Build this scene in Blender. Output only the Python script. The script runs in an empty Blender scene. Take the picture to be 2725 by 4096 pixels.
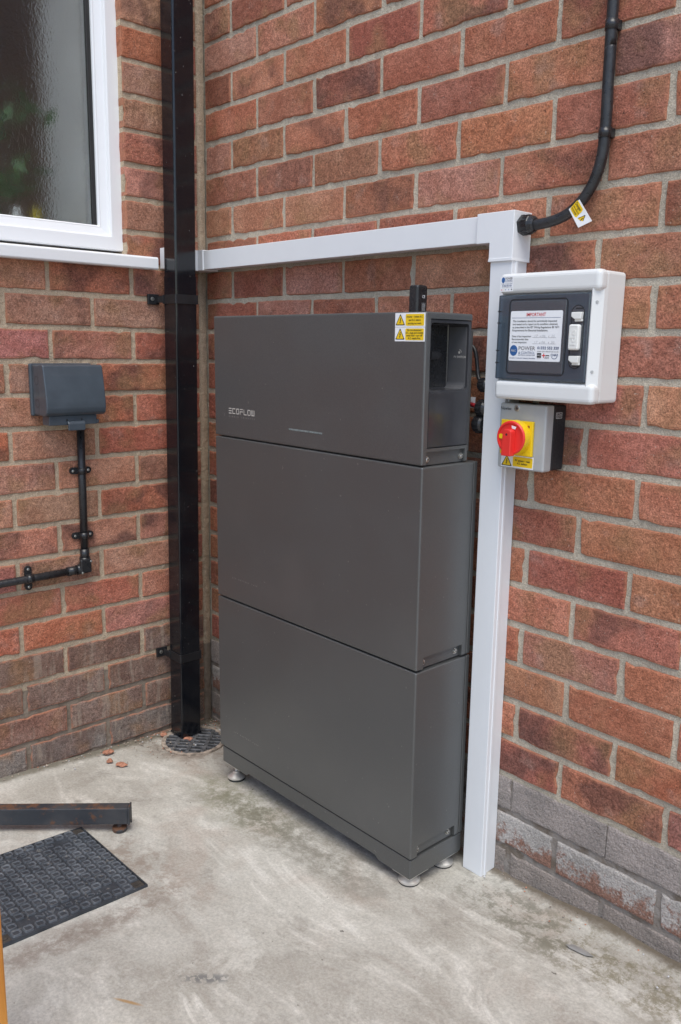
import bpy, bmesh, math, random
from mathutils import Vector, Matrix, noise as mnoise

random.seed(7)
S = bpy.context.scene
COL = S.collection
R = math.radians

# ------------------------------------------------------------------ camera, sky, sun, exposure
CAM = Vector((2.0961, -1.3913, 1.2502))
YAW, PIT, ROL = -0.826574, -0.195329, 0.018382
fw = Vector((math.cos(PIT) * math.sin(YAW), math.cos(PIT) * math.cos(YAW), math.sin(PIT)))
rt = Vector((math.cos(YAW), -math.sin(YAW), 0))
up = rt.cross(fw)
cr = rt * math.cos(ROL) + up * math.sin(ROL)
cu = -rt * math.sin(ROL) + up * math.cos(ROL)
cam_d = bpy.data.cameras.new('camera')
cam = bpy.data.objects.new('camera', cam_d)
COL.objects.link(cam)
mw = Matrix.Identity(4)
for i in range(3):
    mw[i][0], mw[i][1], mw[i][2], mw[i][3] = cr[i], cu[i], -fw[i], CAM[i]
cam.matrix_world = mw
cam_d.sensor_fit = 'VERTICAL'
cam_d.sensor_height = 36.0
cam_d.lens = 3360.67 / 4096 * 36
cam_d.clip_start, cam_d.clip_end = 0.05, 400
S.camera = cam

W = bpy.data.worlds.new('World')
S.world = W
W.use_nodes = True
wn = W.node_tree
for n in list(wn.nodes):
    wn.nodes.remove(n)
SUN_DIR = Vector((0.56, -0.48, 1.45)).normalized()      # towards the sun
sky = wn.nodes.new('ShaderNodeTexSky')
sky.sky_type = 'NISHITA'
sky.sun_disc = False
sky.sun_elevation = math.asin(SUN_DIR.z)
sky.sun_rotation = math.atan2(SUN_DIR.x, SUN_DIR.y)
sky.air_density = 1.0
sky.dust_density = 1.5
sky.ozone_density = 1.0
bg = wn.nodes.new('ShaderNodeBackground')
bg.inputs['Strength'].default_value = 0.12
wo = wn.nodes.new('ShaderNodeOutputWorld')
wn.links.new(sky.outputs[0], bg.inputs[0])
wn.links.new(bg.outputs[0], wo.inputs[0])

sun_d = bpy.data.lights.new('sun', 'SUN')
sun_d.energy = 1.3
sun_d.angle = R(42)
sun_d.color = (1.0, 0.985, 0.90)
sun = bpy.data.objects.new('sun', sun_d)
sun.rotation_euler = SUN_DIR.to_track_quat('Z', 'Y').to_euler()
sun.location = (1, -2, 5)
COL.objects.link(sun)

S.view_settings.view_transform = 'Standard'
S.view_settings.look = 'None'
S.view_settings.gamma = 1
S.view_settings.use_curve_mapping = False
S.view_settings.exposure = 0.9
S.render.engine = 'CYCLES'
S.cycles.max_bounces = 8
S.cycles.use_denoising = True

# ------------------------------------------------------------------ node helpers
def new_mat(name):
    m = bpy.data.materials.new(name)
    m.use_nodes = True
    nt = m.node_tree
    b = nt.nodes['Principled BSDF']
    return m, nt, b

def nd(nt, t, **kw):
    n = nt.nodes.new(t)
    for k, v in kw.items():
        setattr(n, k, v)
    return n

def noise(nt, vec, scale, detail=3, rough=0.55, dist=0.0, color=False):
    n = nd(nt, 'ShaderNodeTexNoise')
    n.inputs['Scale'].default_value = scale
    n.inputs['Detail'].default_value = detail
    n.inputs['Roughness'].default_value = rough
    n.inputs['Distortion'].default_value = dist
    if vec is not None:
        nt.links.new(vec, n.inputs['Vector'])
    return n.outputs['Color'] if color else n.outputs[0]

def setin(nt, sock, v):
    if hasattr(v, 'node'):
        nt.links.new(v, sock)
    elif isinstance(v, tuple) and len(v) == 3 and sock.type == 'RGBA':
        sock.default_value = (*v, 1)
    else:
        sock.default_value = v

def mix(nt, fac, a, b, blend='MIX'):
    n = nd(nt, 'ShaderNodeMix', data_type='RGBA', blend_type=blend)
    setin(nt, n.inputs[0], fac)
    setin(nt, n.inputs[6], a)
    setin(nt, n.inputs[7], b)
    return n.outputs[2]

def mth(nt, op, a, b=0.0, c=None, clamp=False):
    n = nd(nt, 'ShaderNodeMath', operation=op, use_clamp=clamp)
    setin(nt, n.inputs[0], a)
    setin(nt, n.inputs[1], b)
    if c is not None:
        setin(nt, n.inputs[2], c)
    return n.outputs[0]

def ramp(nt, fac, lo, hi, a=0.0, b=1.0):
    n = nd(nt, 'ShaderNodeMapRange', interpolation_type='SMOOTHSTEP')
    setin(nt, n.inputs[0], fac)
    for i, v in enumerate((lo, hi, a, b)):
        n.inputs[i + 1].default_value = v
    return n.outputs[0]

def bump(nt, bsdf, h, dist, strength=1.0):
    n = nd(nt, 'ShaderNodeBump')
    n.inputs['Strength'].default_value = strength
    n.inputs['Distance'].default_value = dist
    nt.links.new(h, n.inputs['Height'])
    nt.links.new(n.outputs[0], bsdf.inputs['Normal'])
    return n

def sepxyz(nt, v):
    n = nd(nt, 'ShaderNodeSeparateXYZ')
    nt.links.new(v, n.inputs[0])
    return n.outputs

def vmath(nt, op, a, b):
    n = nd(nt, 'ShaderNodeVectorMath', operation=op)
    setin(nt, n.inputs[0], a)
    setin(nt, n.inputs[1], b)
    return n.outputs[0]

def worldpos(nt):
    return nd(nt, 'ShaderNodeNewGeometry').outputs['Position']

def simple(name, col, rough=0.5, metal=0.0, spec=0.5, wear=0.12, wscale=30, bumps=0.0, bscale=400):
    """paint / plastic / metal with a little uneven tone and gloss"""
    m, nt, b = new_mat(name)
    p = worldpos(nt)
    f = noise(nt, p, wscale, 4)
    k = ramp(nt, f, 0.3, 0.7, 1 - wear, 1 + wear)
    c = mix(nt, 1.0, col, k, 'MULTIPLY')
    # scalar into RGBA multiplies all channels
    nt.links.new(c, b.inputs['Base Color'])
    nt.links.new(ramp(nt, noise(nt, p, wscale * 2.3, 3), 0.3, 0.7, max(rough - wear * 0.5, 0.02), rough + wear * 0.5), b.inputs['Roughness'])
    b.inputs['Metallic'].default_value = metal
    b.inputs['Specular IOR Level'].default_value = spec
    if bumps:
        bump(nt, b, noise(nt, p, bscale, 2), bumps)
    return m

# ------------------------------------------------------------------ materials
def make_brick_mat():
    m, nt, b = new_mat('fired brick')
    oi = nd(nt, 'ShaderNodeObjectInfo')
    tc = nd(nt, 'ShaderNodeTexCoord').outputs['Object']
    off = nd(nt, 'ShaderNodeCombineXYZ')
    rnd = oi.outputs['Random']
    nt.links.new(mth(nt, 'MULTIPLY', rnd, 37.0), off.inputs[0])
    nt.links.new(mth(nt, 'MULTIPLY', rnd, 91.0), off.inputs[1])
    nt.links.new(mth(nt, 'MULTIPLY', rnd, 17.0), off.inputs[2])
    v = vmath(nt, 'ADD', tc, off.outputs[0])
    base = oi.outputs['Color']
    # mottled fired tone
    c = mix(nt, ramp(nt, noise(nt, v, 14, 3), 0.35, 0.7), base, mix(nt, 1.0, base, (1.22, 1.38, 1.45), 'MULTIPLY'))
    # dark flashed patches, strength per brick in colour alpha
    fl = ramp(nt, noise(nt, vmath(nt, 'ADD', v, (3.1, 8.0, 1.7)), 8.5, 2, 0.5, 0.6), 0.44, 0.62)
    fl = mth(nt, 'MULTIPLY', fl, oi.outputs['Alpha'])
    c = mix(nt, fl, c, (0.125, 0.062, 0.052))
    # buff and ochre blush
    oc = ramp(nt, noise(nt, vmath(nt, 'ADD', v, (9.0, 2.0, 5.0)), 10, 2), 0.50, 0.72, 0, 0.6)
    c = mix(nt, oc, c, (0.30, 0.165, 0.085))
    bl = ramp(nt, noise(nt, vmath(nt, 'ADD', v, (1.0, 12.0, 7.0)), 16, 3), 0.58, 0.75, 0, 0.35)
    c = mix(nt, bl, c, (0.36, 0.24, 0.20))
    # sanded grain
    g = noise(nt, v, 330, 3, 0.75)
    c = mix(nt, 1.0, c, ramp(nt, g, 0.26, 0.74, 0.50, 1.50), 'MULTIPLY')
    g2 = noise(nt, v, 120, 2)
    c = mix(nt, 1.0, c, ramp(nt, g2, 0.3, 0.7, 0.84, 1.17), 'MULTIPLY')
    sp = ramp(nt, noise(nt, vmath(nt, 'ADD', v, (4.0, 4.0, 1.0)), 210, 1), 0.735, 0.78, 0, 0.6)
    c = mix(nt, sp, c, (0.55, 0.44, 0.36))
    dk = ramp(nt, noise(nt, vmath(nt, 'ADD', v, (14.0, 2.0, 1.0)), 160, 1), 0.72, 0.77, 0, 0.7)
    c = mix(nt, dk, c, (0.05, 0.03, 0.025))
    # pale run-off streaks, only on bricks marked as stained
    st_at = nd(nt, 'ShaderNodeAttribute', attribute_type='OBJECT', attribute_name='stain')
    mps = nd(nt, 'ShaderNodeMapping')
    mps.inputs['Scale'].default_value = (1.0, 1.0, 0.12)
    nt.links.new(v, mps.inputs['Vector'])
    stk = mth(nt, 'MULTIPLY', ramp(nt, noise(nt, mps.outputs[0], 48, 4, 0.6), 0.52, 0.68, 0, 0.6), st_at.outputs['Fac'])
    c = mix(nt, stk, c, (0.40, 0.32, 0.255))
    # fresh pinkish arris
    at = nd(nt, 'ShaderNodeAttribute', attribute_name='rim')
    rim = mth(nt, 'MULTIPLY', at.outputs['Fac'], ramp(nt, noise(nt, v, 45, 3), 0.35, 0.62, 0.1, 0.85))
    c = mix(nt, rim, c, (0.44, 0.19, 0.115))
    nt.links.new(c, b.inputs['Base Color'])
    b.inputs['Roughness'].default_value = 0.92
    b.inputs['Specular IOR Level'].default_value = 0.2
    h = mth(nt, 'ADD', mth(nt, 'MULTIPLY', g, 0.5), mth(nt, 'MULTIPLY', noise(nt, v, 55, 3), 1.0))
    bump(nt, b, h, 0.0045)
    return m

def make_painted_brick_mat():
    """old grey masonry paint, wearing off to show brick; wear amount per brick in colour alpha"""
    m, nt, b = new_mat('worn grey masonry paint')
    oi = nd(nt, 'ShaderNodeObjectInfo')
    tc = nd(nt, 'ShaderNodeTexCoord').outputs['Object']
    off = nd(nt, 'ShaderNodeCombineXYZ')
    nt.links.new(mth(nt, 'MULTIPLY', oi.outputs['Random'], 53.0), off.inputs[0])
    v = vmath(nt, 'ADD', tc, off.outputs[0])
    z = sepxyz(nt, tc)[2]
    n1 = noise(nt, v, 26, 5, 0.65)
    g = noise(nt, v, 260, 3, 0.7)
    paint = mix(nt, ramp(nt, noise(nt, v, 12, 4), 0.35, 0.65), oi.outputs['Color'], mix(nt, 1.0, oi.outputs['Color'], (1.3, 1.28, 1.28), 'MULTIPLY'))
    paint = mix(nt, 1.0, paint, ramp(nt, g, 0.28, 0.72, 0.7, 1.3), 'MULTIPLY')
    wearm = mth(nt, 'ADD', mth(nt, 'SUBTRACT', n1, mth(nt, 'MULTIPLY', z, 6.0)), mth(nt, 'SUBTRACT', oi.outputs['Alpha'], 0.5))
    wm = ramp(nt, mth(nt, 'ADD', wearm, mth(nt, 'MULTIPLY', mth(nt, 'SUBTRACT', noise(nt, v, 140, 3, 0.7), 0.5), 0.6)), 0.50, 0.70)
    red = mix(nt, 1.0, (0.25, 0.135, 0.10), ramp(nt, g, 0.3, 0.7, 0.6, 1.3), 'MULTIPLY')
    c = mix(nt, wm, paint, red)
    nt.links.new(c, b.inputs['Base Color'])
    b.inputs['Roughness'].default_value = 0.85
    h = mth(nt, 'ADD', mth(nt, 'MULTIPLY', g, 0.55), mth(nt, 'MULTIPLY', noise(nt, v, 85, 3), 1.0))
    bump(nt, b, h, 0.006)
    return m

def make_mortar_mat(name, ca, cb, painted_below=None, pa=None, pb=None):
    m, nt, b = new_mat(name)
    p = worldpos(nt)
    g = noise(nt, p, 420, 3, 0.7)
    c = mix(nt, ramp(nt, noise(nt, p, 6, 4), 0.35, 0.65), ca, cb)
    c = mix(nt, 1.0, c, ramp(nt, g, 0.28, 0.72, 0.72, 1.25), 'MULTIPLY')
    c = mix(nt, ramp(nt, noise(nt, p, 38, 4, 0.7), 0.62, 0.80, 0, 0.4), c, (0.22, 0.18, 0.14))
    if painted_below is not None:
        zz = sepxyz(nt, p)[2]
        f = ramp(nt, mth(nt, 'ADD', zz, mth(nt, 'MULTIPLY', noise(nt, p, 22, 3), 0.012)), painted_below - 0.004, painted_below + 0.002, 1, 0)
        pc = mix(nt, ramp(nt, noise(nt, p, 30, 4), 0.4, 0.65), pa, pb)
        c = mix(nt, f, c, pc)
    nt.links.new(c, b.inputs['Base Color'])
    b.inputs['Roughness'].default_value = 0.95
    b.inputs['Specular IOR Level'].default_value = 0.15
    bump(nt, b, mth(nt, 'ADD', mth(nt, 'MULTIPLY', g, 0.4), noise(nt, p, 70, 3)), 0.006)
    return m

def gauss(nt, x, y, cx, cy, rx, ry, ang=0.0):
    """soft blob mask round a place on the ground"""
    ca, sa = math.cos(ang), math.sin(ang)
    dx = mth(nt, 'SUBTRACT', x, cx)
    dy = mth(nt, 'SUBTRACT', y, cy)
    u = mth(nt, 'MULTIPLY', mth(nt, 'ADD', mth(nt, 'MULTIPLY', dx, ca), mth(nt, 'MULTIPLY', dy, sa)), 1 / rx)
    w = mth(nt, 'MULTIPLY', mth(nt, 'SUBTRACT', mth(nt, 'MULTIPLY', dy, ca), mth(nt, 'MULTIPLY', dx, sa)), 1 / ry)
    d = mth(nt, 'ADD', mth(nt, 'MULTIPLY', u, u), mth(nt, 'MULTIPLY', w, w))
    return ramp(nt, d, 0.0, 1.0, 1.0, 0.0)

def make_concrete_mat():
    m, nt, b = new_mat('weathered concrete')
    p = worldpos(nt)
    xyz = sepxyz(nt, p)
    x, y = xyz[0], xyz[1]
    warp = vmath(nt, 'ADD', p, vmath(nt, 'SCALE', noise(nt, p, 3.0, 3, color=True), (0, 0, 0)))
    c = mix(nt, ramp(nt, noise(nt, p, 3.2, 5, 0.6, 0.8), 0.36, 0.66), (0.42, 0.388, 0.338), (0.54, 0.51, 0.455))
    # trowel sweeps and laitance: stretched, turned noise with crisp ragged edges
    mp = nd(nt, 'ShaderNodeMapping')
    mp.inputs['Rotation'].default_value = (0, 0, R(32))
    mp.inputs['Scale'].default_value = (1.3, 3.4, 1)
    nt.links.new(p, mp.inputs['Vector'])
    sw = noise(nt, mp.outputs[0], 1.9, 9, 0.66, 1.6)
    c = mix(nt, ramp(nt, sw, 0.50, 0.62, 0, 0.7), c, (0.63, 0.595, 0.535))
    c = mix(nt, ramp(nt, sw, 0.585, 0.66, 0, 0.7), c, (0.74, 0.70, 0.64))
    c = mix(nt, ramp(nt, sw, 0.34, 0.47, 0.5, 0), c, (0.36, 0.315, 0.27))
    pb = noise(nt, vmath(nt, 'ADD', p, (8.0, 1.0, 0.0)), 5.5, 9, 0.7, 0.4)
    c = mix(nt, ramp(nt, pb, 0.53, 0.62, 0, 0.55), c, (0.66, 0.63, 0.57))
    c = mix(nt, ramp(nt, pb, 0.36, 0.45, 0.4, 0), c, (0.31, 0.275, 0.235))
    # pink-brown blush
    c = mix(nt, ramp(nt, noise(nt, vmath(nt, 'ADD', p, (5.0, 3.0, 0.0)), 4.5, 4, 0.6, 0.5), 0.52, 0.72, 0, 0.45), c, (0.42, 0.325, 0.265))
    # mottle and dirt flecks
    md = noise(nt, vmath(nt, 'ADD', p, (1.0, 7.0, 0.0)), 17, 6, 0.72)
    c = mix(nt, ramp(nt, md, 0.54, 0.78, 0, 0.5), c, (0.235, 0.21, 0.18))
    fine = noise(nt, p, 170, 4, 0.75)
    c = mix(nt, 1.0, c, ramp(nt, fine, 0.3, 0.7, 0.84, 1.13), 'MULTIPLY')
    sp = ramp(nt, noise(nt, vmath(nt, 'ADD', p, (2.0, 2.0, 0.0)), 75, 2), 0.73, 0.77, 0, 0.75)
    c = mix(nt, sp, c, (0.10, 0.085, 0.07))
    rough_n = noise(nt, vmath(nt, 'ADD', p, (3.3, 0.7, 0.0)), 24, 8, 0.80, 0.12)
    # green algae by the foot of the cabinet
    al = gauss(nt, x, y, 0.52, -0.255, 0.26, 0.11, -0.05)
    c = mix(nt, mth(nt, 'MULTIPLY', al, ramp(nt, rough_n, 0.38, 0.64, 0, 0.8)), c, (0.20, 0.195, 0.105))
    # dark stain band that also paints the cabinet's shadow along its front
    stain_shade = gauss(nt, x, y, 0.74, -0.26, 0.42, 0.10, 0.0)
    c = mix(nt, mth(nt, 'MULTIPLY', stain_shade, ramp(nt, rough_n, 0.38, 0.62, 0, 0.7)), c, (0.19, 0.17, 0.135))
    # moss and lichen crust near the right wall
    mo = gauss(nt, x, y, 1.48, -0.095, 0.42, 0.115, 0.05)
    c = mix(nt, mth(nt, 'MULTIPLY', mo, ramp(nt, rough_n, 0.47, 0.60, 0, 0.8)), c, (0.20, 0.17, 0.105))
    mo2 = gauss(nt, x, y, 1.22, -0.10, 0.22, 0.10, -0.2)
    c = mix(nt, mth(nt, 'MULTIPLY', mo2, ramp(nt, rough_n, 0.46, 0.62, 0, 0.75)), c, (0.205, 0.195, 0.16))
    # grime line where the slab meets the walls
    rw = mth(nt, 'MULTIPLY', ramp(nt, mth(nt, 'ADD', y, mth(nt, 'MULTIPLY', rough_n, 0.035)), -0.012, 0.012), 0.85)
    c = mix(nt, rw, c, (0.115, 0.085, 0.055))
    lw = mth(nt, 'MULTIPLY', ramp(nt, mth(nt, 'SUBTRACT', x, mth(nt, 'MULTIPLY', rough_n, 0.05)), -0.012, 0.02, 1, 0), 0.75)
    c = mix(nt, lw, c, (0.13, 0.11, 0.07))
    # rubble-stained patch in the corner by the gully
    cg = gauss(nt, x, y, 0.08, -0.14, 0.26, 0.20)
    c = mix(nt, mth(nt, 'MULTIPLY', cg, ramp(nt, rough_n, 0.42, 0.58, 0, 0.7)), c, (0.21, 0.16, 0.125))
    # disturbed mortar fillet round the manhole
    fr = gauss(nt, x, y, 0.60, -0.60, 0.30, 0.10, 0.0)
    c = mix(nt, mth(nt, 'MULTIPLY', fr, ramp(nt, rough_n, 0.45, 0.6, 0, 0.6)), c, (0.27, 0.20, 0.155))
    fr2 = gauss(nt, x, y, 0.735, -0.80, 0.05, 0.28, 0.0)
    c = mix(nt, mth(nt, 'MULTIPLY', fr2, ramp(nt, rough_n, 0.40, 0.58, 0, 0.7)), c, (0.25, 0.195, 0.16))
    # old grey scuff and one rust scratch
    sc = gauss(nt, x, y, 0.995, -0.677, 0.060, 0.016, 0.85)
    c = mix(nt, mth(nt, 'MULTIPLY', sc, ramp(nt, noise(nt, p, 95, 3), 0.44, 0.54, 0, 0.85)), c, (0.17, 0.165, 0.16))
    ru = gauss(nt, x, y, 0.957, -0.81, 0.034, 0.0045, 0.55)
    c = mix(nt, mth(nt, 'MULTIPLY', ru, 0.75), c, (0.42, 0.22, 0.05))
    c = mix(nt, 1.0, c, (0.895, 0.905, 0.91), 'MULTIPLY')
    nt.links.new(c, b.inputs['Base Color'])
    nt.links.new(ramp(nt, md, 0.3, 0.7, 0.68, 0.9), b.inputs['Roughness'])
    b.inputs['Specular IOR Level'].default_value = 0.3
    bump(nt, b, mth(nt, 'ADD', mth(nt, 'MULTIPLY', fine, 0.25), mth(nt, 'MULTIPLY', rough_n, 0.9)), 0.004, 0.7)
    return m

def make_cabinet_mat():
    m, nt, b = new_mat('graphite powder coat')
    p = worldpos(nt)
    f = noise(nt, p, 900, 2)
    c = mix(nt, 1.0, (0.143, 0.147, 0.147), ramp(nt, f, 0.3, 0.7, 0.90, 1.10), 'MULTIPLY')
    c = mix(nt, ramp(nt, noise(nt, p, 5, 4), 0.52, 0.8, 0, 0.35), c, (0.185, 0.180, 0.176))
    sp = ramp(nt, noise(nt, p, 110, 1), 0.775, 0.80, 0, 0.35)
    c = mix(nt, sp, c, (0.40, 0.38, 0.36))
    nt.links.new(c, b.inputs['Base Color'])
    b.inputs['Metallic'].default_value = 0.6
    nt.links.new(ramp(nt, noise(nt, p, 7, 5, 0.6), 0.3, 0.7, 0.36, 0.46), b.inputs['Roughness'])
    bump(nt, b, f, 0.0002, 0.5)
    return m

def make_gloss_black():
    m, nt, b = new_mat('gloss black pvc')
    p = worldpos(nt)
    mp = nd(nt, 'ShaderNodeMapping')
    mp.inputs['Scale'].default_value = (1, 1, 0.05)
    nt.links.new(p, mp.inputs['Vector'])
    st = noise(nt, mp.outputs[0], 260, 3)
    du = ramp(nt, noise(nt, p, 9, 5, 0.65), 0.45, 0.75, 0, 0.5)
    c = mix(nt, du, (0.007, 0.008, 0.011), (0.022, 0.022, 0.024))
    sp = ramp(nt, noise(nt, p, 130, 1), 0.765, 0.79, 0, 0.5)
    c = mix(nt, sp, c, (0.25, 0.24, 0.22))
    nt.links.new(c, b.inputs['Base Color'])
    nt.links.new(mth(nt, 'ADD', ramp(nt, st, 0.3, 0.7, 0.07, 0.18), mth(nt, 'MULTIPLY', du, 0.25)), b.inputs['Roughness'])
    b.inputs['Specular IOR Level'].default_value = 0.55
    bump(nt, b, st, 0.00025, 0.5)
    return m

def make_smoked(name, tint, amount, body=(0.05, 0.05, 0.05), rough=0.04):
    m, nt, b = new_mat(name)
    out = nt.nodes['Material Output']
    b.inputs['Base Color'].default_value = (*body, 1)
    b.inputs['Roughness'].default_value = rough + 0.08
    tr = nd(nt, 'ShaderNodeBsdfTransparent')
    tr.inputs[0].default_value = (*tint, 1)
    mx = nd(nt, 'ShaderNodeMixShader')
    fr = nd(nt, 'ShaderNodeFresnel')
    fr.inputs['IOR'].default_value = 1.5
    gl = nd(nt, 'ShaderNodeBsdfGlossy')
    gl.inputs['Roughness'].default_value = rough
    gl.inputs['Color'].default_value = (0.9, 0.9, 0.9, 1)
    mx.inputs[0].default_value = amount
    nt.links.new(b.outputs[0], mx.inputs[1])
    nt.links.new(tr.outputs[0], mx.inputs[2])
    m2 = nd(nt, 'ShaderNodeMixShader')
    nt.links.new(fr.outputs[0], m2.inputs[0])
    nt.links.new(mx.outputs[0], m2.inputs[1])
    nt.links.new(gl.outputs[0], m2.inputs[2])
    nt.links.new(m2.outputs[0], out.inputs[0])
    return m

def make_obscure_glass():
    m, nt, b = new_mat('obscure window glass')
    p = worldpos(nt)
    mp = nd(nt, 'ShaderNodeMapping')
    mp.inputs['Scale'].default_value = (1, 1, 0.5)
    nt.links.new(p, mp.inputs['Vector'])
    h = noise(nt, mp.outputs[0], 75, 3, 0.5, 1.2)
    h2 = noise(nt, p, 190, 2)
    b.inputs['Base Color'].default_value = (0.98, 1.0, 0.99, 1)
    b.inputs['Transmission Weight'].default_value = 1.0
    b.inputs['Roughness'].default_value = 0.2
    b.inputs['IOR'].default_value = 1.45
    bump(nt, b, mth(nt, 'ADD', h, mth(nt, 'MULTIPLY', h2, 0.9)), 0.0008)
    return m

def make_rust_steel():
    m, nt, b = new_mat('rusty painted steel')
    p = worldpos(nt)
    n1 = noise(nt, p, 28, 6, 0.7)
    gn = nd(nt, 'ShaderNodeNewGeometry').outputs['Normal']
    topf = ramp(nt, sepxyz(nt, gn)[2], 0.2, 0.8, 0.0, 0.11)      # water lies on the upper face and rusts it
    c = mix(nt, ramp(nt, noise(nt, p, 12, 4), 0.35, 0.7), (0.034, 0.039, 0.048), (0.070, 0.070, 0.074))
    c = mix(nt, ramp(nt, mth(nt, 'ADD', n1, topf), 0.56, 0.70, 0, 0.85), c, (0.17, 0.080, 0.042))
    c = mix(nt, ramp(nt, noise(nt, p, 60, 3), 0.68, 0.78, 0, 0.7), c, (0.26, 0.11, 0.05))
    nt.links.new(c, b.inputs['Base Color'])
    b.inputs['Roughness'].default_value = 0.62
    b.inputs['Metallic'].default_value = 0.25
    bump(nt, b, n1, 0.001)
    return m

def make_cast_black(name, ca, cb):
    m, nt, b = new_mat(name)
    p = worldpos(nt)
    n1 = noise(nt, p, 22, 5, 0.65)
    c = mix(nt, ramp(nt, n1, 0.35, 0.7), ca, cb)
    c = mix(nt, ramp(nt, noise(nt, p, 75, 4), 0.62, 0.74, 0, 0.55), c, (0.26, 0.24, 0.21))
    nt.links.new(c, b.inputs['Base Color'])
    b.inputs['Roughness'].default_value = 0.55
    bump(nt, b, noise(nt, p, 240, 3), 0.0008)
    return m

def make_wood():
    m, nt, b = new_mat('orange varnished timber')
    p = worldpos(nt)
    mp = nd(nt, 'ShaderNodeMapping')
    mp.inputs['Scale'].default_value = (14, 14, 0.9)
    nt.links.new(p, mp.inputs['Vector'])
    g = noise(nt, mp.outputs[0], 5, 5, 0.6, 0.6)
    c = mix(nt, ramp(nt, g, 0.35, 0.65), (0.50, 0.19, 0.025), (0.66, 0.30, 0.055))
    nt.links.new(c, b.inputs['Base Color'])
    b.inputs['Roughness'].default_value = 0.45
    return m

M = {}
M['brick'] = make_brick_mat()
M['painted'] = make_painted_brick_mat()
M['mortar_r'] = make_mortar_mat('grey mortar', (0.56, 0.495, 0.395), (0.44, 0.39, 0.315), 0.352, (0.29, 0.262, 0.24), (0.19, 0.155, 0.125))
M['mortar_l'] = make_mortar_mat('tan mortar', (0.56, 0.445, 0.32), (0.46, 0.365, 0.265), 0.345, (0.27, 0.22, 0.175), (0.20, 0.16, 0.125))
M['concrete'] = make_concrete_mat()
M['cabinet'] = make_cabinet_mat()
M['pipe'] = make_gloss_black()
M['upvc'] = simple('white upvc', (0.80, 0.81, 0.825), 0.28, wear=0.008, wscale=12)
M['trunk'] = simple('white trunking pvc', (0.76, 0.775, 0.80), 0.42, wear=0.008, wscale=14)
M['cuwhite'] = simple('off-white enclosure plastic', (0.72, 0.73, 0.725), 0.33, wear=0.006, wscale=18)
M['cubtn'] = simple('white latch plastic', (0.78, 0.78, 0.75), 0.35, wear=0.006)
M['smoke'] = make_smoked('smoked polycarbonate', (0.42, 0.50, 0.58), 0.52, (0.120, 0.155, 0.195))
M['smoke_in'] = make_smoked('pale smoked polycarbonate', (0.60, 0.62, 0.66), 0.60, (0.185, 0.205, 0.235))
M['dark_in'] = simple('grey interior plate', (0.42, 0.42, 0.43), 0.5, wear=0.06)
M['black'] = simple('matt black plastic', (0.014, 0.014, 0.016), 0.45, wear=0.2)
M['sheath'] = simple('black cable sheath', (0.022, 0.022, 0.024), 0.38, wear=0.25, wscale=60, bumps=0.0006, bscale=250)
M['satin'] = simple('satin black plastic', (0.020, 0.020, 0.022), 0.28, wear=0.15)
M['gasket'] = simple('black rubber', (0.018, 0.018, 0.018), 0.6)
M['socket'] = simple('slate grey plastic', (0.060, 0.075, 0.092), 0.34, wear=0.08, wscale=25)
M['sidepanel'] = simple('gloss charcoal plastic', (0.042, 0.042, 0.047), 0.16, wear=0.12, wscale=18)
M['sidewall_lit'] = simple('gloss charcoal with painted sheen', (0.105, 0.105, 0.112), 0.2, wear=0.1, wscale=20)  # paler copy of the side panel plastic, stands in for reflected light
M['isogrey'] = simple('light grey enclosure plastic', (0.40, 0.41, 0.41), 0.42, wear=0.03)
M['isoblack'] = simple('textured black enclosure', (0.018, 0.019, 0.022), 0.55, wear=0.2, wscale=200, bumps=0.0006)
M['yellow'] = simple('yellow plastic', (0.84, 0.56, 0.01), 0.35, wear=0.03)
M['red'] = simple('red plastic', (0.75, 0.035, 0.028), 0.38, wear=0.03)
M['zinc'] = simple('zinc screw', (0.55, 0.54, 0.50), 0.3, 0.9)
M['alu'] = simple('turned aluminium', (0.72, 0.70, 0.67), 0.33, 0.7, wear=0.05)
M['rubber'] = simple('foot rubber', (0.025, 0.026, 0.028), 0.7)
M['paper'] = simple('white label', (0.80, 0.81, 0.83), 0.45, wear=0.02)
M['ylabel'] = simple('yellow label print', (0.83, 0.55, 0.012), 0.45, wear=0.02)
M['ink'] = simple('black print', (0.02, 0.02, 0.022), 0.5)
M['inkgrey'] = simple('grey print', (0.17, 0.16, 0.17), 0.5)
M['inkblue'] = simple('navy print', (0.022, 0.055, 0.16), 0.5)
M['blue'] = simple('blue print', (0.03, 0.11, 0.30), 0.5)
M['inkred'] = simple('red print', (0.60, 0.02, 0.025), 0.5)
M['pencil'] = simple('faint pencil', (0.50, 0.50, 0.51), 0.6)
M['silver'] = simple('silver print', (0.52, 0.49, 0.45), 0.4)
M['silverdim'] = simple('fine silver print', (0.34, 0.32, 0.30), 0.4)
M['led'] = simple('frosted light bar', (0.17, 0.20, 0.20), 0.3, wear=0.2, wscale=60)
M['glass'] = make_obscure_glass()
M['rust'] = make_rust_steel()
M['cast'] = make_cast_black('worn black polypropylene', (0.030, 0.035, 0.043), (0.058, 0.065, 0.076))
M['castpad'] = make_cast_black('scuffed grey polypropylene', (0.070, 0.078, 0.090), (0.150, 0.162, 0.178))
M['castdirt'] = simple('packed dirt', (0.05, 0.042, 0.035), 0.9, wear=0.3, wscale=80)
M['grate'] = simple('dirty grey grate plastic', (0.10, 0.10, 0.105), 0.6, wear=0.5, wscale=60, bumps=0.001)
M['void'] = simple('drain sump shade', (0.008, 0.008, 0.008), 0.4)  # near-black colour paints in the dark of the gully's depth
M['wood'] = make_wood()
M['chip'] = simple('broken brick', (0.42, 0.19, 0.12), 0.95, wear=0.3, wscale=120, bumps=0.002)
M['grit'] = simple('loose grit', (0.33, 0.27, 0.22), 0.95, wear=0.45, wscale=60)
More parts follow.
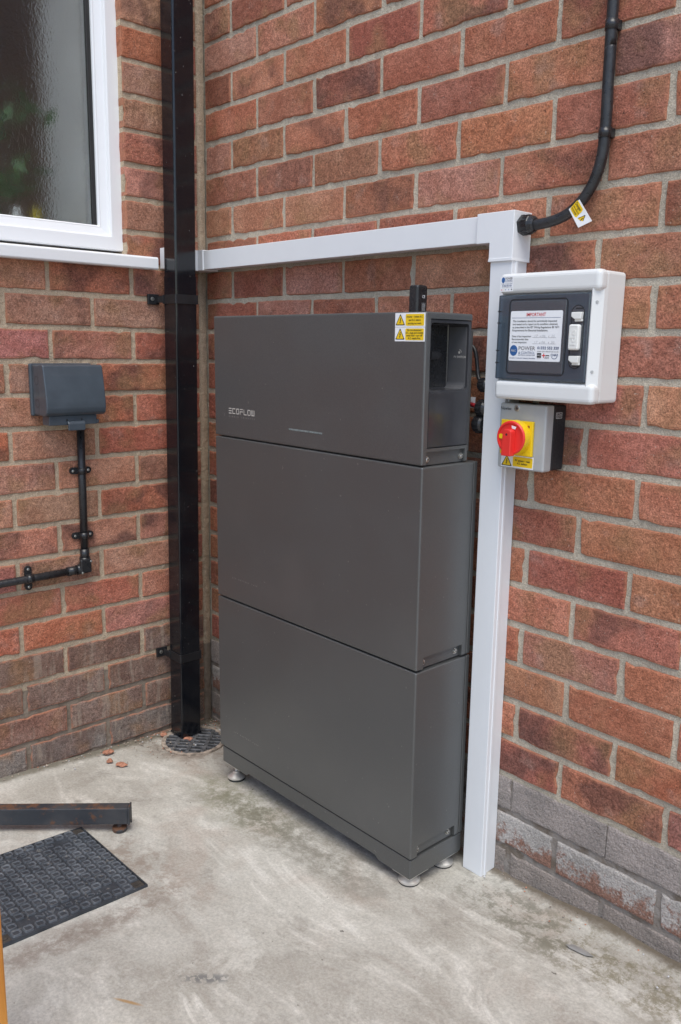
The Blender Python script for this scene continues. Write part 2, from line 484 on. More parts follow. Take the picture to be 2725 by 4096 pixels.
M['slate'] = simple('grey stone flake', (0.26, 0.25, 0.24), 0.8, wear=0.15)
M['seal'] = simple('brown frame sealant', (0.085, 0.05, 0.042), 0.6)
M['plaster'] = simple('white painted plaster', (0.85, 0.86, 0.86), 0.8, wear=0.06, wscale=6)
M['roomwall'] = simple('brown room wall', (0.30, 0.225, 0.165), 0.8, wear=0.3, wscale=3)
M['leaf'] = simple('plant leaf', (0.05, 0.135, 0.035), 0.5, wear=0.4, wscale=40)
M['potgreen'] = simple('green glazed pot', (0.03, 0.10, 0.06), 0.3)
M['cream'] = simple('white bottle plastic', (0.75, 0.75, 0.72), 0.4)
M['yellowb'] = simple('yellow bottle plastic', (0.75, 0.60, 0.03), 0.4)
M['sheath_red'] = simple('red sleeve', (0.35, 0.02, 0.03), 0.4)

# ------------------------------------------------------------------ mesh helpers
class MB:
    """collects shapes in world space; build() links them as ONE mesh object"""
    def __init__(self, *mats):
        self.v, self.f, self.mi, self.sm = [], [], [], []
        self.mats = list(mats)
        self.cur = 0
    def mat(self, m):
        if m not in self.mats:
            self.mats.append(m)
        self.cur = self.mats.index(m)
        return self
    def add(self, vs, fs, smooth=False):
        o = len(self.v)
        self.v += [Vector(p) for p in vs]
        for f in fs:
            self.f.append([i + o for i in f])
            self.mi.append(self.cur)
            self.sm.append(smooth)
        return self
    def addbm(self, bm, smooth=False):
        bm.verts.index_update()
        self.add([v.co.copy() for v in bm.verts], [[v.index for v in f.verts] for f in bm.faces], smooth)
        bm.free()
        return self
    def box(self, a, b, bev=0.0, seg=2, mtx=None):
        bm = bmesh.new()
        bmesh.ops.create_cube(bm, size=1)
        a, b = Vector(a), Vector(b)
        for v in bm.verts:
            v.co = Vector([(a[i] + b[i]) / 2 + v.co[i] * abs(b[i] - a[i]) for i in range(3)])
        if bev:
            bmesh.ops.bevel(bm, geom=bm.edges[:], offset=bev, segments=seg, affect='EDGES', profile=0.5)
        if mtx:
            bm.transform(mtx)
        return self.addbm(bm)
    def prism(self, pts, axis, lo, hi, bev=0.0, seg=2):
        """polygon in the two other axes (in xyz order) extruded along axis from lo to hi"""
        bm = bmesh.new()
        def P(p, t):
            q = list(p)
            q.insert(axis, t)
            return q
        va = [bm.verts.new(P(p, lo)) for p in pts]
        vb = [bm.verts.new(P(p, hi)) for p in pts]
        bm.faces.new(va)
        bm.faces.new(vb[::-1])
        n = len(pts)
        for i in range(n):
            bm.faces.new((va[i], vb[i], vb[(i + 1) % n], va[(i + 1) % n]))
        bmesh.ops.recalc_face_normals(bm, faces=bm.faces[:])
        if bev:
            bmesh.ops.bevel(bm, geom=bm.edges[:], offset=bev, segments=seg, affect='EDGES', profile=0.5)
        return self.addbm(bm)
    def tube(self, path, r, n=12, cap=True):
        path = [Vector(p) for p in path]
        rs = r if isinstance(r, (list, tuple)) else [r] * len(path)
        rings, fs = [], []
        t0 = (path[1] - path[0]).normalized()
        u = t0.orthogonal().normalized()
        for i, p in enumerate(path):
            t = (path[min(i + 1, len(path) - 1)] - path[max(i - 1, 0)]).normalized()
            u = (u - t * u.dot(t)).normalized()
            w = t.cross(u)
            rings += [p + (u * math.cos(2 * math.pi * k / n) + w * math.sin(2 * math.pi * k / n)) * rs[i] for k in range(n)]
        for i in range(len(path) - 1):
            for k in range(n):
                a, b_ = i * n + k, i * n + (k + 1) % n
                fs.append((a, b_, b_ + n, a + n))
        self.add(rings, fs, True)
        if cap:
            o = len(self.v) - len(rings)
            for base in (0, (len(path) - 1) * n):
                idx = [o + base + k for k in range(n)]
                self.f.append(idx if base else idx[::-1])
                self.mi.append(self.cur)
                self.sm.append(False)
        return self
    def cyl(self, a, b, r, n=20, r2=None):
        return self.tube([a, b], [r, r if r2 is None else r2], n)
    def lathe(self, org, axis, prof, n=24):
        """profile of (radius, height along axis); sharp rings are doubled by the caller"""
        org, axis = Vector(org), Vector(axis).normalized()
        u = axis.orthogonal().normalized()
        w = axis.cross(u)
        vs, fs = [], []
        for r, h in prof:
            vs += [org + axis * h + (u * math.cos(2 * math.pi * k / n) + w * math.sin(2 * math.pi * k / n)) * max(r, 1e-5) for k in range(n)]
        for i in range(len(prof) - 1):
            for k in range(n):
                a, b_ = i * n + k, i * n + (k + 1) % n
                fs.append((a, b_, b_ + n, a + n))
        self.add(vs, fs, False)
        self.add(vs[:n], [list(range(n))[::-1]])
        return self.add(vs[-n:], [list(range(n))])
    def poly(self, pts, thick=None, nrm=None):
        """flat polygon, with thickness along -normal if asked for"""
        n = len(pts)
        pts = [Vector(p) for p in pts]
        if not thick:
            return self.add(pts, [list(range(n))])
        d = Vector(nrm) * thick
        vs = pts + [p - d for p in pts]
        return self.add(vs, [list(range(n)), list(range(2 * n - 1, n - 1, -1))] + [(i, i + n, (i + 1) % n + n, (i + 1) % n) for i in range(n)])
    def text(self, s, plane, x, y, w=None, h=None, align='L', bold=0.0, lift=0.0004, res=2, shear=0.0, emboss=0.0):
        """lettering on a plane (origin, right, up, normal); w and h fit the run of text, (x, y) is its lower edge"""
        cuv = bpy.data.curves.new('t', 'FONT')
        cuv.body = s
        cuv.resolution_u = res
        cuv.offset = bold
        cuv.shear = shear
        cuv.extrude = 0
        ob = bpy.data.objects.new('t', cuv)
        me = bpy.data.meshes.new_from_object(ob)
        bpy.data.objects.remove(ob)
        xs = [v.co.x for v in me.vertices]
        ys = [v.co.y for v in me.vertices]
        if not xs:
            return self
        x0, x1, y0, y1 = min(xs), max(xs), min(ys), max(ys)
        asc = 0.73
        sy = (h / asc) if h else None
        sx = (w / (x1 - x0)) if w else sy
        if sy is None:
            sy = sx
        ox = {'L': 0, 'C': -(x1 - x0) / 2, 'R': -(x1 - x0)}[align]
        o, r_, u_, n_ = plane
        vs = [o + r_ * (x + (v.co.x - x0 + ox) * sx) + u_ * (y + v.co.y * sy) + n_ * (lift + emboss) for v in me.vertices]
        self.add(vs, [list(p.vertices) for p in me.polygons])
        if emboss:
            ec = {}
            for p in me.polygons:
                vv = list(p.vertices)
                for i in range(len(vv)):
                    e = (vv[i], vv[(i + 1) % len(vv)])
                    ec.setdefault(tuple(sorted(e)), []).append(e)
            k = len(self.v)
            sk = []
            for lst in ec.values():
                if len(lst) == 1:
                    a, b_ = lst[0]
                    sk.append((a, b_))
            base = [p - n_ * emboss for p in vs]
            self.add(vs + base, [(a, a + len(vs), b_ + len(vs), b_) for a, b_ in sk])
        bpy.data.meshes.remove(me)
        bpy.data.curves.remove(cuv)
        return self
    def rect(self, plane, x0, y0, x1, y1, lift=0.0002, r=0.0, seg=4):
        o, rr, u, n = plane
        if r:
            pts = []
            for cx_, cy_, a0 in ((x1 - r, y1 - r, 0), (x0 + r, y1 - r, 90), (x0 + r, y0 + r, 180), (x1 - r, y0 + r, 270)):
                for k in range(seg + 1):
                    a = R(a0 + 90 * k / seg)
                    pts.append((cx_ + r * math.cos(a), cy_ + r * math.sin(a)))
        else:
            pts = [(x0, y0), (x1, y0), (x1, y1), (x0, y1)]
        return self.add([o + rr * a + u * b_ + n * lift for a, b_ in pts], [list(range(len(pts)))])
    def shape(self, plane, pts, lift=0.0003):
        o, rr, u, n = plane
        return self.add([o + rr * a + u * b_ + n * lift for a, b_ in pts], [list(range(len(pts)))])
    def build(self, name, parent=None, origin=None, attr=None):
        me = bpy.data.meshes.new(name)
        if origin is None:
            lo = Vector([min(v[i] for v in self.v) for i in range(3)])
            hi = Vector([max(v[i] for v in self.v) for i in range(3)])
            origin = Vector(((lo.x + hi.x) / 2, (lo.y + hi.y) / 2, lo.z if parent is None else (lo.z + hi.z) / 2))
        origin = Vector(origin)
        me.from_pydata([v - origin for v in self.v], [], self.f)
        for m in self.mats:
            me.materials.append(M[m] if isinstance(m, str) else m)
        me.polygons.foreach_set('material_index', self.mi)
        me.polygons.foreach_set('use_smooth', self.sm)
        me.update()
        o = bpy.data.objects.new(name, me)
        COL.objects.link(o)
        place(o, origin, parent)
        return o

WOFF = {}
def place(o, world, parent):
    if parent is not None:
        o.parent = parent
        o.location = Vector(world) - WOFF[parent.name]
    else:
        o.location = world
    WOFF[o.name] = Vector(world)

def tag(o, label=None, cat=None, group=None, kind=None):
    if label: o['label'] = label
    if cat: o['category'] = cat
    if group: o['group'] = group
    if kind: o['kind'] = kind
    return o

def thing(name, loc, label, cat, group=None):
    o = bpy.data.objects.new(name, None)
    o.empty_display_size = 0.05
    COL.objects.link(o)
    place(o, Vector(loc), None)
    return tag(o, label, cat, group)

def bool_cut(o, cutters):
    """subtract closed MB shapes from a mesh object, keeping its materials"""
    tmp = []
    for c in cutters:
        t = c.build('cutter')
        md = o.modifiers.new('b', 'BOOLEAN')
        md.operation = 'DIFFERENCE'
        md.solver = 'EXACT'
        md.object = t
        tmp.append(t)
    bpy.context.view_layer.update()
    dg = bpy.context.evaluated_depsgraph_get()
    me = bpy.data.meshes.new_from_object(o.evaluated_get(dg))
    o.modifiers.clear()
    old = o.data
    o.data = me
    bpy.data.meshes.remove(old)
    for t in tmp:
        me_t = t.data
        bpy.data.objects.remove(t)
        bpy.data.meshes.remove(me_t)
    return o

XR, XU = Vector((1, 0, 0)), Vector((0, 0, 1))
def plane_r(x, y, z):                  # a plane facing -y, like the right wall
    return (Vector((x, y, z)), Vector((1, 0, 0)), Vector((0, 0, 1)), Vector((0, -1, 0)))
def plane_x(x, y, z):                  # a plane facing +x, like the left wall
    return (Vector((x, y, z)), Vector((0, 1, 0)), Vector((0, 0, 1)), Vector((1, 0, 0)))

def gz(x, y):                          # slab falls towards the gully in the corner
    return 0.085 + 0.036 * min(max(x, -0.3), 3.0) - 0.045 * max(min(y, 0.3), -3.0)

def in_view(p, margin=0.0):
    d = Vector(p) - CAM
    z = d.dot(fw)
    if z < 0.05:
        return False
    k = 3360.67 / z
    return abs(d.dot(cr) * k) < 1362.5 + margin and abs(d.dot(cu) * k) < 2048 + margin

# ------------------------------------------------------------------ ground
def make_ground():
    xs = [-0.3 + 0.02 * i for i in range(int(2.4 / 0.02))] + [2.2 + 0.2 * i for i in range(5)] + [4, 6, 10, 18, 35, 60]
    ys = sorted([0.3 - 0.02 * i for i in range(int(1.7 / 0.02))] + [-1.5 - 0.25 * i for i in range(7)] + [-4, -6, -10, -18, -35, -60])
    xs = [-60, -30, -12, -5, -2, -0.8] + xs
    ys = ys + [0.9, 2, 5, 12, 30, 60]
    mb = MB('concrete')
    vs = []
    for y in ys:
        for x in xs:
            h = gz(x, y)
            if -0.4 < x < 2.3 and -1.6 < y < 0.4:
                h += 0.0035 * mnoise.noise(Vector((x * 5, y * 5, 0.3))) + 0.0015 * mnoise.noise(Vector((x * 17, y * 17, 2.0)))
                # mortar fillet creeping up at the foot of the right wall
                if x > 1.15:
                    h += 0.018 * max(0, 1 - abs(y) / 0.03) * min(1, (x - 1.15) / 0.15) * (0.75 + 0.5 * mnoise.noise(Vector((x * 9, 1.7, 0.0))))
            vs.append((x, y, h))
    n = len(xs)
    fs = [(j * n + i, j * n + i + 1, (j + 1) * n + i + 1, (j + 1) * n + i) for j in range(len(ys) - 1) for i in range(n - 1)]
    # open the gully: drop the faces over it and round off the rim of the hole
    def over(f):
        return math.hypot(sum(vs[k][0] for k in f) / 4 - 0.118, sum(vs[k][1] for k in f) / 4 + 0.142) < 0.080
    gone = {k for f in fs if over(f) for k in f}
    fs = [f for f in fs if not over(f)]
    kept = {k for f in fs for k in f}
    for k in gone & kept:
        dx, dy = vs[k][0] - 0.118, vs[k][1] + 0.142
        q = 0.089 / math.hypot(dx, dy)
        vs[k] = (0.118 + dx * q, -0.142 + dy * q, gz(0.118, -0.142))
    mb.add(vs, fs, True)
    return tag(mb.build('ground', origin=(0, 0, 0)), kind='structure')
make_ground()

# ------------------------------------------------------------------ brick walls
PITCH_R, COURSE, ROW0 = 0.225, 0.0844, 2.0
X0 = 0.1268
PITCH_L, YL = 0.233, -0.5842
BH = 0.0725
_bm_cache = {}

def brick_mesh(L, H, var, mat):
    key = (round(L, 3), round(H, 3), var, mat)
    if key in _bm_cache:
        return _bm_cache[key]
    rnd = random.Random(hash(key[:3]) & 0xffff)
    nl, ns = max(2, round(L / 0.018)), 4
    per = []
    for i in range(nl): per.append((-L / 2 + L * i / nl, -H / 2, 0, 1))
    for i in range(ns): per.append((L / 2, -H / 2 + H * i / ns, -1, 0))
    for i in range(nl): per.append((L / 2 - L * i / nl, H / 2, 0, -1))
    for i in range(ns): per.append((-L / 2, H / 2 - H * i / ns, 1, 0))
    n = len(per)
    crn = {0, nl, nl + ns, 2 * nl + ns}
    jit = []
    for i in range(n):
        j = rnd.uniform(-0.0006, 0.0015)
        if rnd.random() < 0.08:
            j += rnd.uniform(0.001, 0.0050)
        jit.append(j)
    def ring(inset, y, jw):
        out = []
        for i, (x, z, nx, nz) in enumerate(per):
            d = inset + jit[i] * jw
            if i in crn:
                cx_, cz_ = (1 if x < 0 else -1), (1 if z < 0 else -1)
                d = inset + max(jit[i], 0.0006) * jw
                out.append((x + cx_ * d, y + rnd.uniform(0, 0.0006), z + cz_ * d))
            else:
                ex = (1 if x < 0 else -1) if abs(abs(x) - L / 2) < 1e-6 else 0
                ez = (1 if z < 0 else -1) if abs(abs(z) - H / 2) < 1e-6 else 0
                # ring points stay clear of the neighbouring sides
                xx = max(min(x, L / 2 - inset * 0.9), -L / 2 + inset * 0.9) if not ex else x + ex * d
                zz = max(min(z, H / 2 - inset * 0.9), -H / 2 + inset * 0.9) if not ez else z + ez * d
                out.append((xx, y + rnd.uniform(0, 0.0006), zz))
        return out
    vs = ring(0.006, 0.0, 0.4) + ring(0.0016, 0.0006, 1.0) + ring(0.0, 0.0030, 1.0) + ring(0.0, 0.030, 1.0)
    rim = [0.0] * n + [0.8] * n + [1.0] * n + [0.6] * n
    fs = [list(range(n))]
    for k in range(3):
        for i in range(n):
            a, b_ = k * n + i, k * n + (i + 1) % n
            fs.append((a, a + n, b_ + n, b_))
    me = bpy.data.meshes.new('brick')
    me.from_pydata(vs, [], fs)
    at = me.attributes.new('rim', 'FLOAT', 'POINT')
    at.data.foreach_set('value', rim)
    me.materials.append(M[mat])
    me.update()
    _bm_cache[key] = me
    return me

PAL_R = [(0.36, 0.118, 0.066), (0.335, 0.112, 0.066), (0.29, 0.090, 0.056), (0.235, 0.078, 0.050), (0.36, 0.150, 0.105),
         (0.385, 0.140, 0.078), (0.31, 0.105, 0.070), (0.40, 0.165, 0.092), (0.33, 0.135, 0.078)]
PAL_L = [(0.345, 0.098, 0.060), (0.36, 0.130, 0.085), (0.31, 0.108, 0.082), (0.345, 0.112, 0.086), (0.38, 0.155, 0.10), (0.36, 0.105, 0.058), (0.30, 0.135, 0.09), (0.33, 0.15, 0.10)]

class Wall:
    def __init__(self, obj, face, rest_mat='brick'):
        self.obj, self.face, self.n = obj, face, 0
        self.rest = MB('brick')
        self.restcol = []
    def brick(self, s0, s1, z, mat='brick', col=None, stain=0.0):
        """one brick between s0 and s1 along the wall, its centre at height z"""
        L = s1 - s0
        if L < 0.012:
            return
        mid = (s0 + s1) / 2
        pts = []
        for ss in (s0, mid, s1):
            for zz in (z - BH / 2, z + BH / 2):
                pts.append((ss, 0, zz) if self.face == 'R' else (0, ss, zz))
        vis = any(in_view(p, 30) for p in pts)
        jx = random.uniform(-0.0012, 0.0012)
        jz = random.uniform(-0.0012, 0.0012)
        jo = random.uniform(-0.0008, 0.0014)
        rot = random.gauss(0, 0.0035)
        if vis:
            me = brick_mesh(L, BH, random.randrange(7), mat)
            o = bpy.data.objects.new('brick', me)
            COL.objects.link(o)
            w = Vector((mid + jx, -jo, z + jz)) if self.face == 'R' else Vector((jo, mid + jx, z + jz))
            place(o, w, self.obj)
            o.rotation_euler = (0, rot, 0) if self.face == 'R' else (0, rot, R(90))
            o.color = col
            if stain:
                o['stain'] = stain
            self.n += 1
        else:
            if self.face == 'R':
                self.rest.box((s0, 0, z - BH / 2), (s1, 0.03, z + BH / 2))
            else:
                self.rest.box((-0.03, s0, z - BH / 2), (0, s1, z + BH / 2))
    def finish(self):
        if self.rest.v:
            o = self.rest.build('brick_courses', self.obj)
            o['kind'] = 'stuff'
            o.color = (0.30, 0.10, 0.065, 0.3)

def pick(pal, flash):
    c = random.choice(pal)
    mean = [sum(p[i] for p in pal) / len(pal) for i in range(3)]
    c = [c[i] * 0.85 + mean[i] * 0.15 for i in range(3)]
    k = random.uniform(0.88, 1.12)
    a = 0.0
    if random.random() < flash:
        a = random.uniform(0.35, 0.8)
    return (c[0] * k * 1.05, c[1] * k * 1.12 * random.uniform(0.95, 1.07), c[2] * k * 1.18 * random.uniform(0.94, 1.08), a)

wall_r = thing('brick_wall', (1.4, 0.06, 0.0), 'red brick wall with grey mortar and a grey painted base behind the tall grey battery cabinet', 'wall')
mb = MB('mortar_r')
def wavy(mb, x0, x1, z0, z1, face, step=0.012):
    """uneven raked mortar bed, hollow between the bricks"""
    nx, nz = int((x1 - x0) / step), int((z1 - z0) / step)
    vs = []
    for j in range(nz + 1):
        for i in range(nx + 1):
            a, z = x0 + (x1 - x0) * i / nx, z0 + (z1 - z0) * j / nz
            d = 0.0042 + 0.0018 * mnoise.noise(Vector((a * 60, z * 60, 1.0))) + 0.001 * mnoise.noise(Vector((a * 15, z * 15, 4.0)))
            vs.append((a, d, z) if face == 'R' else (-d, a, z))
    n = nx + 1
    fs = [(j * n + i, j * n + i + 1, (j + 1) * n + i + 1, (j + 1) * n + i) for j in range(nz) for i in range(nx)]
    mb.add(vs, fs, True)
wavy(mb, -0.03, 1.95, 0.0, 2.15, 'R')
mb.box((-0.03, 0.0255, 0.0), (3.2, 0.12, 3.0))
mb.poly([(1.95, 0.005, 0), (3.2, 0.005, 0), (3.2, 0.005, 3.0), (1.95, 0.005, 3.0)])
mb.poly([(-0.03, 0.005, 2.15), (1.95, 0.005, 2.15), (1.95, 0.005, 3.0), (-0.03, 0.005, 3.0)])
mb.build('mortar', wall_r)
WR = Wall(wall_r, 'R')
JG = 0.0055
for k in range(-11, 24):
    z = ROW0 - COURSE * k
    st = X0 if k % 2 else X0 + 0.1125
    edges = [0.004] + [st + PITCH_R * i for i in range(0, 15)]
    for a, b_ in zip(edges[:-1], edges[1:]):
        s0 = a + (JG if a > 0.01 else 0)
        s1 = b_ - JG
        if s1 > 3.2:
            continue
        if k < 20:
            col = pick(PAL_R, 0.28)
            WR.brick(s0, s1, z, 'brick', col)
        else:
            if k == 20:
                col = (0.270, 0.238, 0.222, 0.16)
            elif k == 21:
                col = (0.335, 0.315, 0.298, random.uniform(0.50, 0.62))
            else:
                col = (0.225, 0.195, 0.175, random.uniform(0.25, 0.45))
            g = random.uniform(0.92, 1.08)
            WR.brick(s0 - (0.0048 if k == 20 else 0), s1 + (0.0048 if k == 20 else 0), z, 'painted', (col[0] * g, col[1] * g, col[2] * g, col[3]))
WR.finish()

wall_l = thing('brick_wall', (-0.06, -1.0, 0.0), 'red and purple brick wall with tan mortar under and beside the white window', 'wall')
mb = MB('mortar_l')
WINZ0, WINZ1, WINY0, WINY1 = 1.478, 2.62, -1.45, -0.2475
wavy(mb, -1.5, -0.024, 0.0, WINZ0, 'L')
wavy(mb, WINY1 + 0.001, -0.024, WINZ0, 2.7, 'L')
mb.box((-0.12, -2.6, 0.0), (-0.0255, -0.024, WINZ0))
mb.box((-0.12, WINY1, WINZ0), (-0.0255, -0.024, 3.0))
mb.box((-0.12, -2.6, WINZ0), (-0.0255, WINY0, 3.0))
mb.box((-0.12, WINY0, WINZ1), (-0.0255, WINY1, 3.0))
for a, b_, c, d in ((-2.6, 0.0, -1.5, WINZ0), (-2.6, WINZ0, WINY0, 3.0), (WINY0, WINZ1, WINY1, 3.0), (WINY1, 2.7, -0.024, 3.0)):
    mb.poly([(-0.005, a, b_), (-0.005, c, b_), (-0.005, c, d), (-0.005, a, d)])
mb.poly([(-0.026, WINY1 + 0.0015, WINZ0), (-0.003, WINY1 + 0.0015, WINZ0), (-0.003, WINY1 + 0.0015, WINZ1), (-0.026, WINY1 + 0.0015, WINZ1)])
mb.build('mortar', wall_l)
# sealed movement joint in the corner
mb = MB('mortar_l')
vs, fs = [], []
nz = 180
for j in range(nz + 1):
    z = 3.0 * j / nz
    for i, (yy, xx) in enumerate(((-0.0245, -0.006), (-0.023, 0.0), (-0.014, 0.0015), (-0.006, 0.0005), (0.0005, -0.002))):
        vs.append((xx + 0.0016 * mnoise.noise(Vector((i * 2.0, z * 22, 0.0))), yy + 0.0022 * mnoise.noise(Vector((i * 3.0, z * 30, 5.0))), z))
for j in range(nz):
    for i in range(4):
        fs.append((j * 5 + i, j * 5 + i + 1, (j + 1) * 5 + i + 1, (j + 1) * 5 + i))
mb.add(vs, fs, True)
mb.build('corner_joint', wall_l)
WL = Wall(wall_l, 'L')
for r_ in range(-20, 17):
    z = 1.3249 - COURSE * r_
    par = r_ % 2
    js = [YL + PITCH_L / 2 * c for c in range(-19, 6) if c % 2 == par]
    js = [j for j in js if j < -0.05] + [-0.0185]
    zlo, zhi = z - BH / 2, z + BH / 2
    for a, b_ in zip(js[:-1], js[1:]):
        s0, s1 = a + JG, b_ - JG
        if zhi > WINZ0 and zlo < WINZ1:
            if WINY1 < s0 < WINY1 + 0.03:
                s0 = WINY1
            if s0 < WINY1 and s1 > WINY0:
                if s1 > WINY1 + 0.02:
                    s0 = WINY1
                elif s0 < WINY0 - 0.02:
                    s1 = WINY0
                else:
                    continue
        elif zhi > WINZ0 - 0.01 and s0 < WINY1 and zhi > WINZ0:
            continue
        if r_ >= 14:
            g = random.uniform(0.9, 1.1)
            WL.brick(s0, s1, z, 'brick', (0.215 * g, 0.165 * g, 0.140 * g, random.uniform(0.2, 0.5)), random.uniform(0.5, 0.9))
        elif r_ >= 11:
            c = random.choice([(0.21, 0.125, 0.095), (0.25, 0.125, 0.092), (0.23, 0.145, 0.115)])
            WL.brick(s0, s1, z, 'brick', (*c, random.uniform(0.2, 0.5)), random.uniform(0.5, 1.0))
        else:
            cl = pick(PAL_L, 0.42)
            WL.brick(s0, s1, z, 'brick', (cl[0] * 1.10, cl[1] * 1.12, cl[2] * 1.10, cl[3]))
WL.finish()

# ------------------------------------------------------------------ window
win = thing('window', (-0.03, -0.80, 1.48), 'white framed window with obscure glass above a white sill in the left brick wall', 'window')
FX = -0.024
y1, y0, z0, z1 = -0.2425, WINY0 + 0.006, 1.4865, WINZ1 - 0.006
def mitred(name, prof, x_of, bev=False):
    """frame bars with mitred corners; prof lists (inset, x) steps from outside to inside"""
    for side in range(4):
        mb = MB('upvc')
        vs, fs = [], []
        for ins, xx in prof:
            a, b_, c, d = y0 + ins, y1 - ins, z0 + ins, z1 - ins
            p = [((xx, b_, c), (xx, b_, d)), ((xx, a, d), (xx, a, c)), ((xx, a, c), (xx, b_, c)), ((xx, b_, d), (xx, a, d))][side]
            vs += list(p)
        for i in range(len(prof) - 1):
            fs.append((2 * i, 2 * i + 1, 2 * i + 3, 2 * i + 2))
        mb.add(vs, fs)
        mb.build(name, win)
mitred('frame', [(0.0, -0.10), (0.0, FX - 0.004), (0.003, FX), (0.0335, FX), (0.0365, FX - 0.002), (0.0385, FX - 0.010), (0.0565, FX - 0.016), (0.0595, FX - 0.016), (0.0625, FX - 0.020), (0.0625, -0.10)], None)
mb = MB('gasket')
gi = 0.061
for a, b_, c, d in ((y1 - gi - 0.013, z0 + gi, y1 - gi, z1 - gi), (y0 + gi, z0 + gi - 0.002, y1 - gi, z0 + gi + 0.003)):
    mb.box((-0.060, a, b_), (FX - 0.026, c, d), 0.002)
mb.build('gasket', win)
mb = MB('glass')
mb.box((-0.066, y0 + 0.05, z0 + 0.05), (-0.060, y1 - 0.062, z1 - 0.05))
mb.build('glass', win)
mb = MB('seal')
mb.box((-0.05, y1 + 0.0005, z0 - 0.004), (FX + 0.003, WINY1 + 0.0035, z1), 0.001)
mb.build('sealant', win)
mb = MB('upvc')
mb.prism([(-0.05, 1.4445), (0.031, 1.4415), (0.035, 1.4445), (0.035, 1.4700), (0.031, 1.4740), (-0.02, 1.4780), (-0.05, 1.4800)], 1, -1.6, -0.1735, 0.0012, 1)
mb.build('sill', win)

# the room seen through the glass
room = MB('roomwall')
room.box((-3.2, -3.2, 0.0), (-3.1, 1.2, 3.0))
room.box((-3.1, 1.1, 0.0), (-0.13, 1.2, 3.0))
room.box((-3.1, -3.2, 0.0), (-0.13, -3.1, 1.0))
room.box((-3.1, -3.2, 2.3), (-0.13, -3.1, 3.0))
room.box((-3.1, -3.2, 1.0), (-2.5, -3.1, 2.3))  # unseen end wall left open beside this, added to light the reveal
room.box((-0.55, -3.2, 1.0), (-0.13, -3.1, 2.3))
room.box((-3.1, -3.1, 2.9), (-0.13, 1.1, 3.0))
room.box((-3.1, -3.1, 0.0), (-0.13, 1.1, 0.1))
tag(room.build('room_wall', origin=(0, 0, 0)), kind='structure')
rv = MB('plaster')
rv.box((-0.36, -0.299, 1.2), (-0.121, -0.18, 2.75))
rv.box((-0.36, WINY0 - 0.1, 1.40), (-0.121, -0.30, 1.492))
tag(rv.build('window_reveal', origin=(0, 0, 0)), kind='structure')
def bottle(x, y, mat, h, r, label):
    b = MB(mat)
    z = 1.4925
    b.lathe((x, y, z), (0, 0, 1), [(r, 0), (r, h * 0.6), (r * 0.8, h * 0.72), (r * 0.4, h * 0.8), (r * 0.4, h)], 16)
    tag(b.build('bottle'), label, 'bottle', 'bottles on the inner window ledge')
bottle(-0.20, -0.405, 'yellowb', 0.105, 0.017, 'blurred yellow bottle behind the window glass beside the pale reveal')
bottle(-0.17, -0.47, 'cream', 0.095, 0.022, 'blurred white bottle behind the window glass left of the yellow bottle')
bottle(-0.19, -0.555, 'cream', 0.075, 0.02, 'small blurred white bottle behind the window glass farthest from the downpipe')
pl = thing('house_plant', (-0.26, -0.57, 1.4925), 'blurred green plant in a pot behind the window glass', 'plant')
b = MB('potgreen')
b.lathe((-0.26, -0.57, 1.4925), (0, 0, 1), [(0.05, 0), (0.065, 0.09), (0.06, 0.09), (0.05, 0.07)], 18)
b.build('pot', pl)
b = MB('leaf')
for i in range(210):
    c = Vector((-0.26 + random.gauss(0, 0.05), -0.56 + random.gauss(0, 0.085), random.choice((1.62, 1.63, 1.80)) + random.gauss(0.02, 0.04)))
    d = Vector((random.uniform(-1, 1), random.uniform(-1, 1), random.uniform(-0.3, 1))).normalized() * 0.035
    e = d.orthogonal().normalized() * 0.012
    b.add([c - d, c + e, c + d, c - e], [(0, 1, 2, 3)])
b.build('leaves', pl)

# ------------------------------------------------------------------ square downpipe
pipe = thing('downpipe', (0.068, -0.13, 0.1), 'glossy square black downpipe standing in the brick corner above the gully', 'downpipe')
def pshift(z):                        # the pipe leans very slightly
    t = (z - 1.15) / 1.0
    return Vector((0.0055 * t, 0.0030 * t, 0))
def pbox(z0, z1, g, bev, bottom=None):
    """square tube section following the lean, g larger than the pipe"""
    bm = bmesh.new()
    a0, a1, b0, b1 = 0.0385 - g, 0.0985 + g, -0.1625 - g, -0.0985 + g
    vs = []
    for z in (z0, z1):
        s = pshift(z)
        for x, y in ((a0, b0), (a1, b0), (a1, b1), (a0, b1)):
            vs.append(bm.verts.new((x + s.x, y + s.y, z)))
    for f in ((0, 3, 2, 1), (4, 5, 6, 7), (0, 1, 5, 4), (1, 2, 6, 5), (2, 3, 7, 6), (3, 0, 4, 7)):
        bm.faces.new([vs[i] for i in f])
    vert_e = [e for e in bm.edges if abs(e.verts[0].co.z - e.verts[1].co.z) > 0.005]
    bmesh.ops.bevel(bm, geom=vert_e, offset=bev, segments=3, affect='EDGES', profile=0.5)
    return bm
b = MB('pipe'); b.addbm(pbox(0.104, 1.425, 0.0012, 0.005)); b.build('lower_length', pipe)
b = MB('pipe'); b.addbm(pbox(1.4255, 3.0, 0.0, 0.005)); b.build('upper_length', pipe)
b = MB('pipe')
b.addbm(pbox(0.1035, 0.1085, 0.0018, 0.005))
b.build('shoe_rim', pipe)
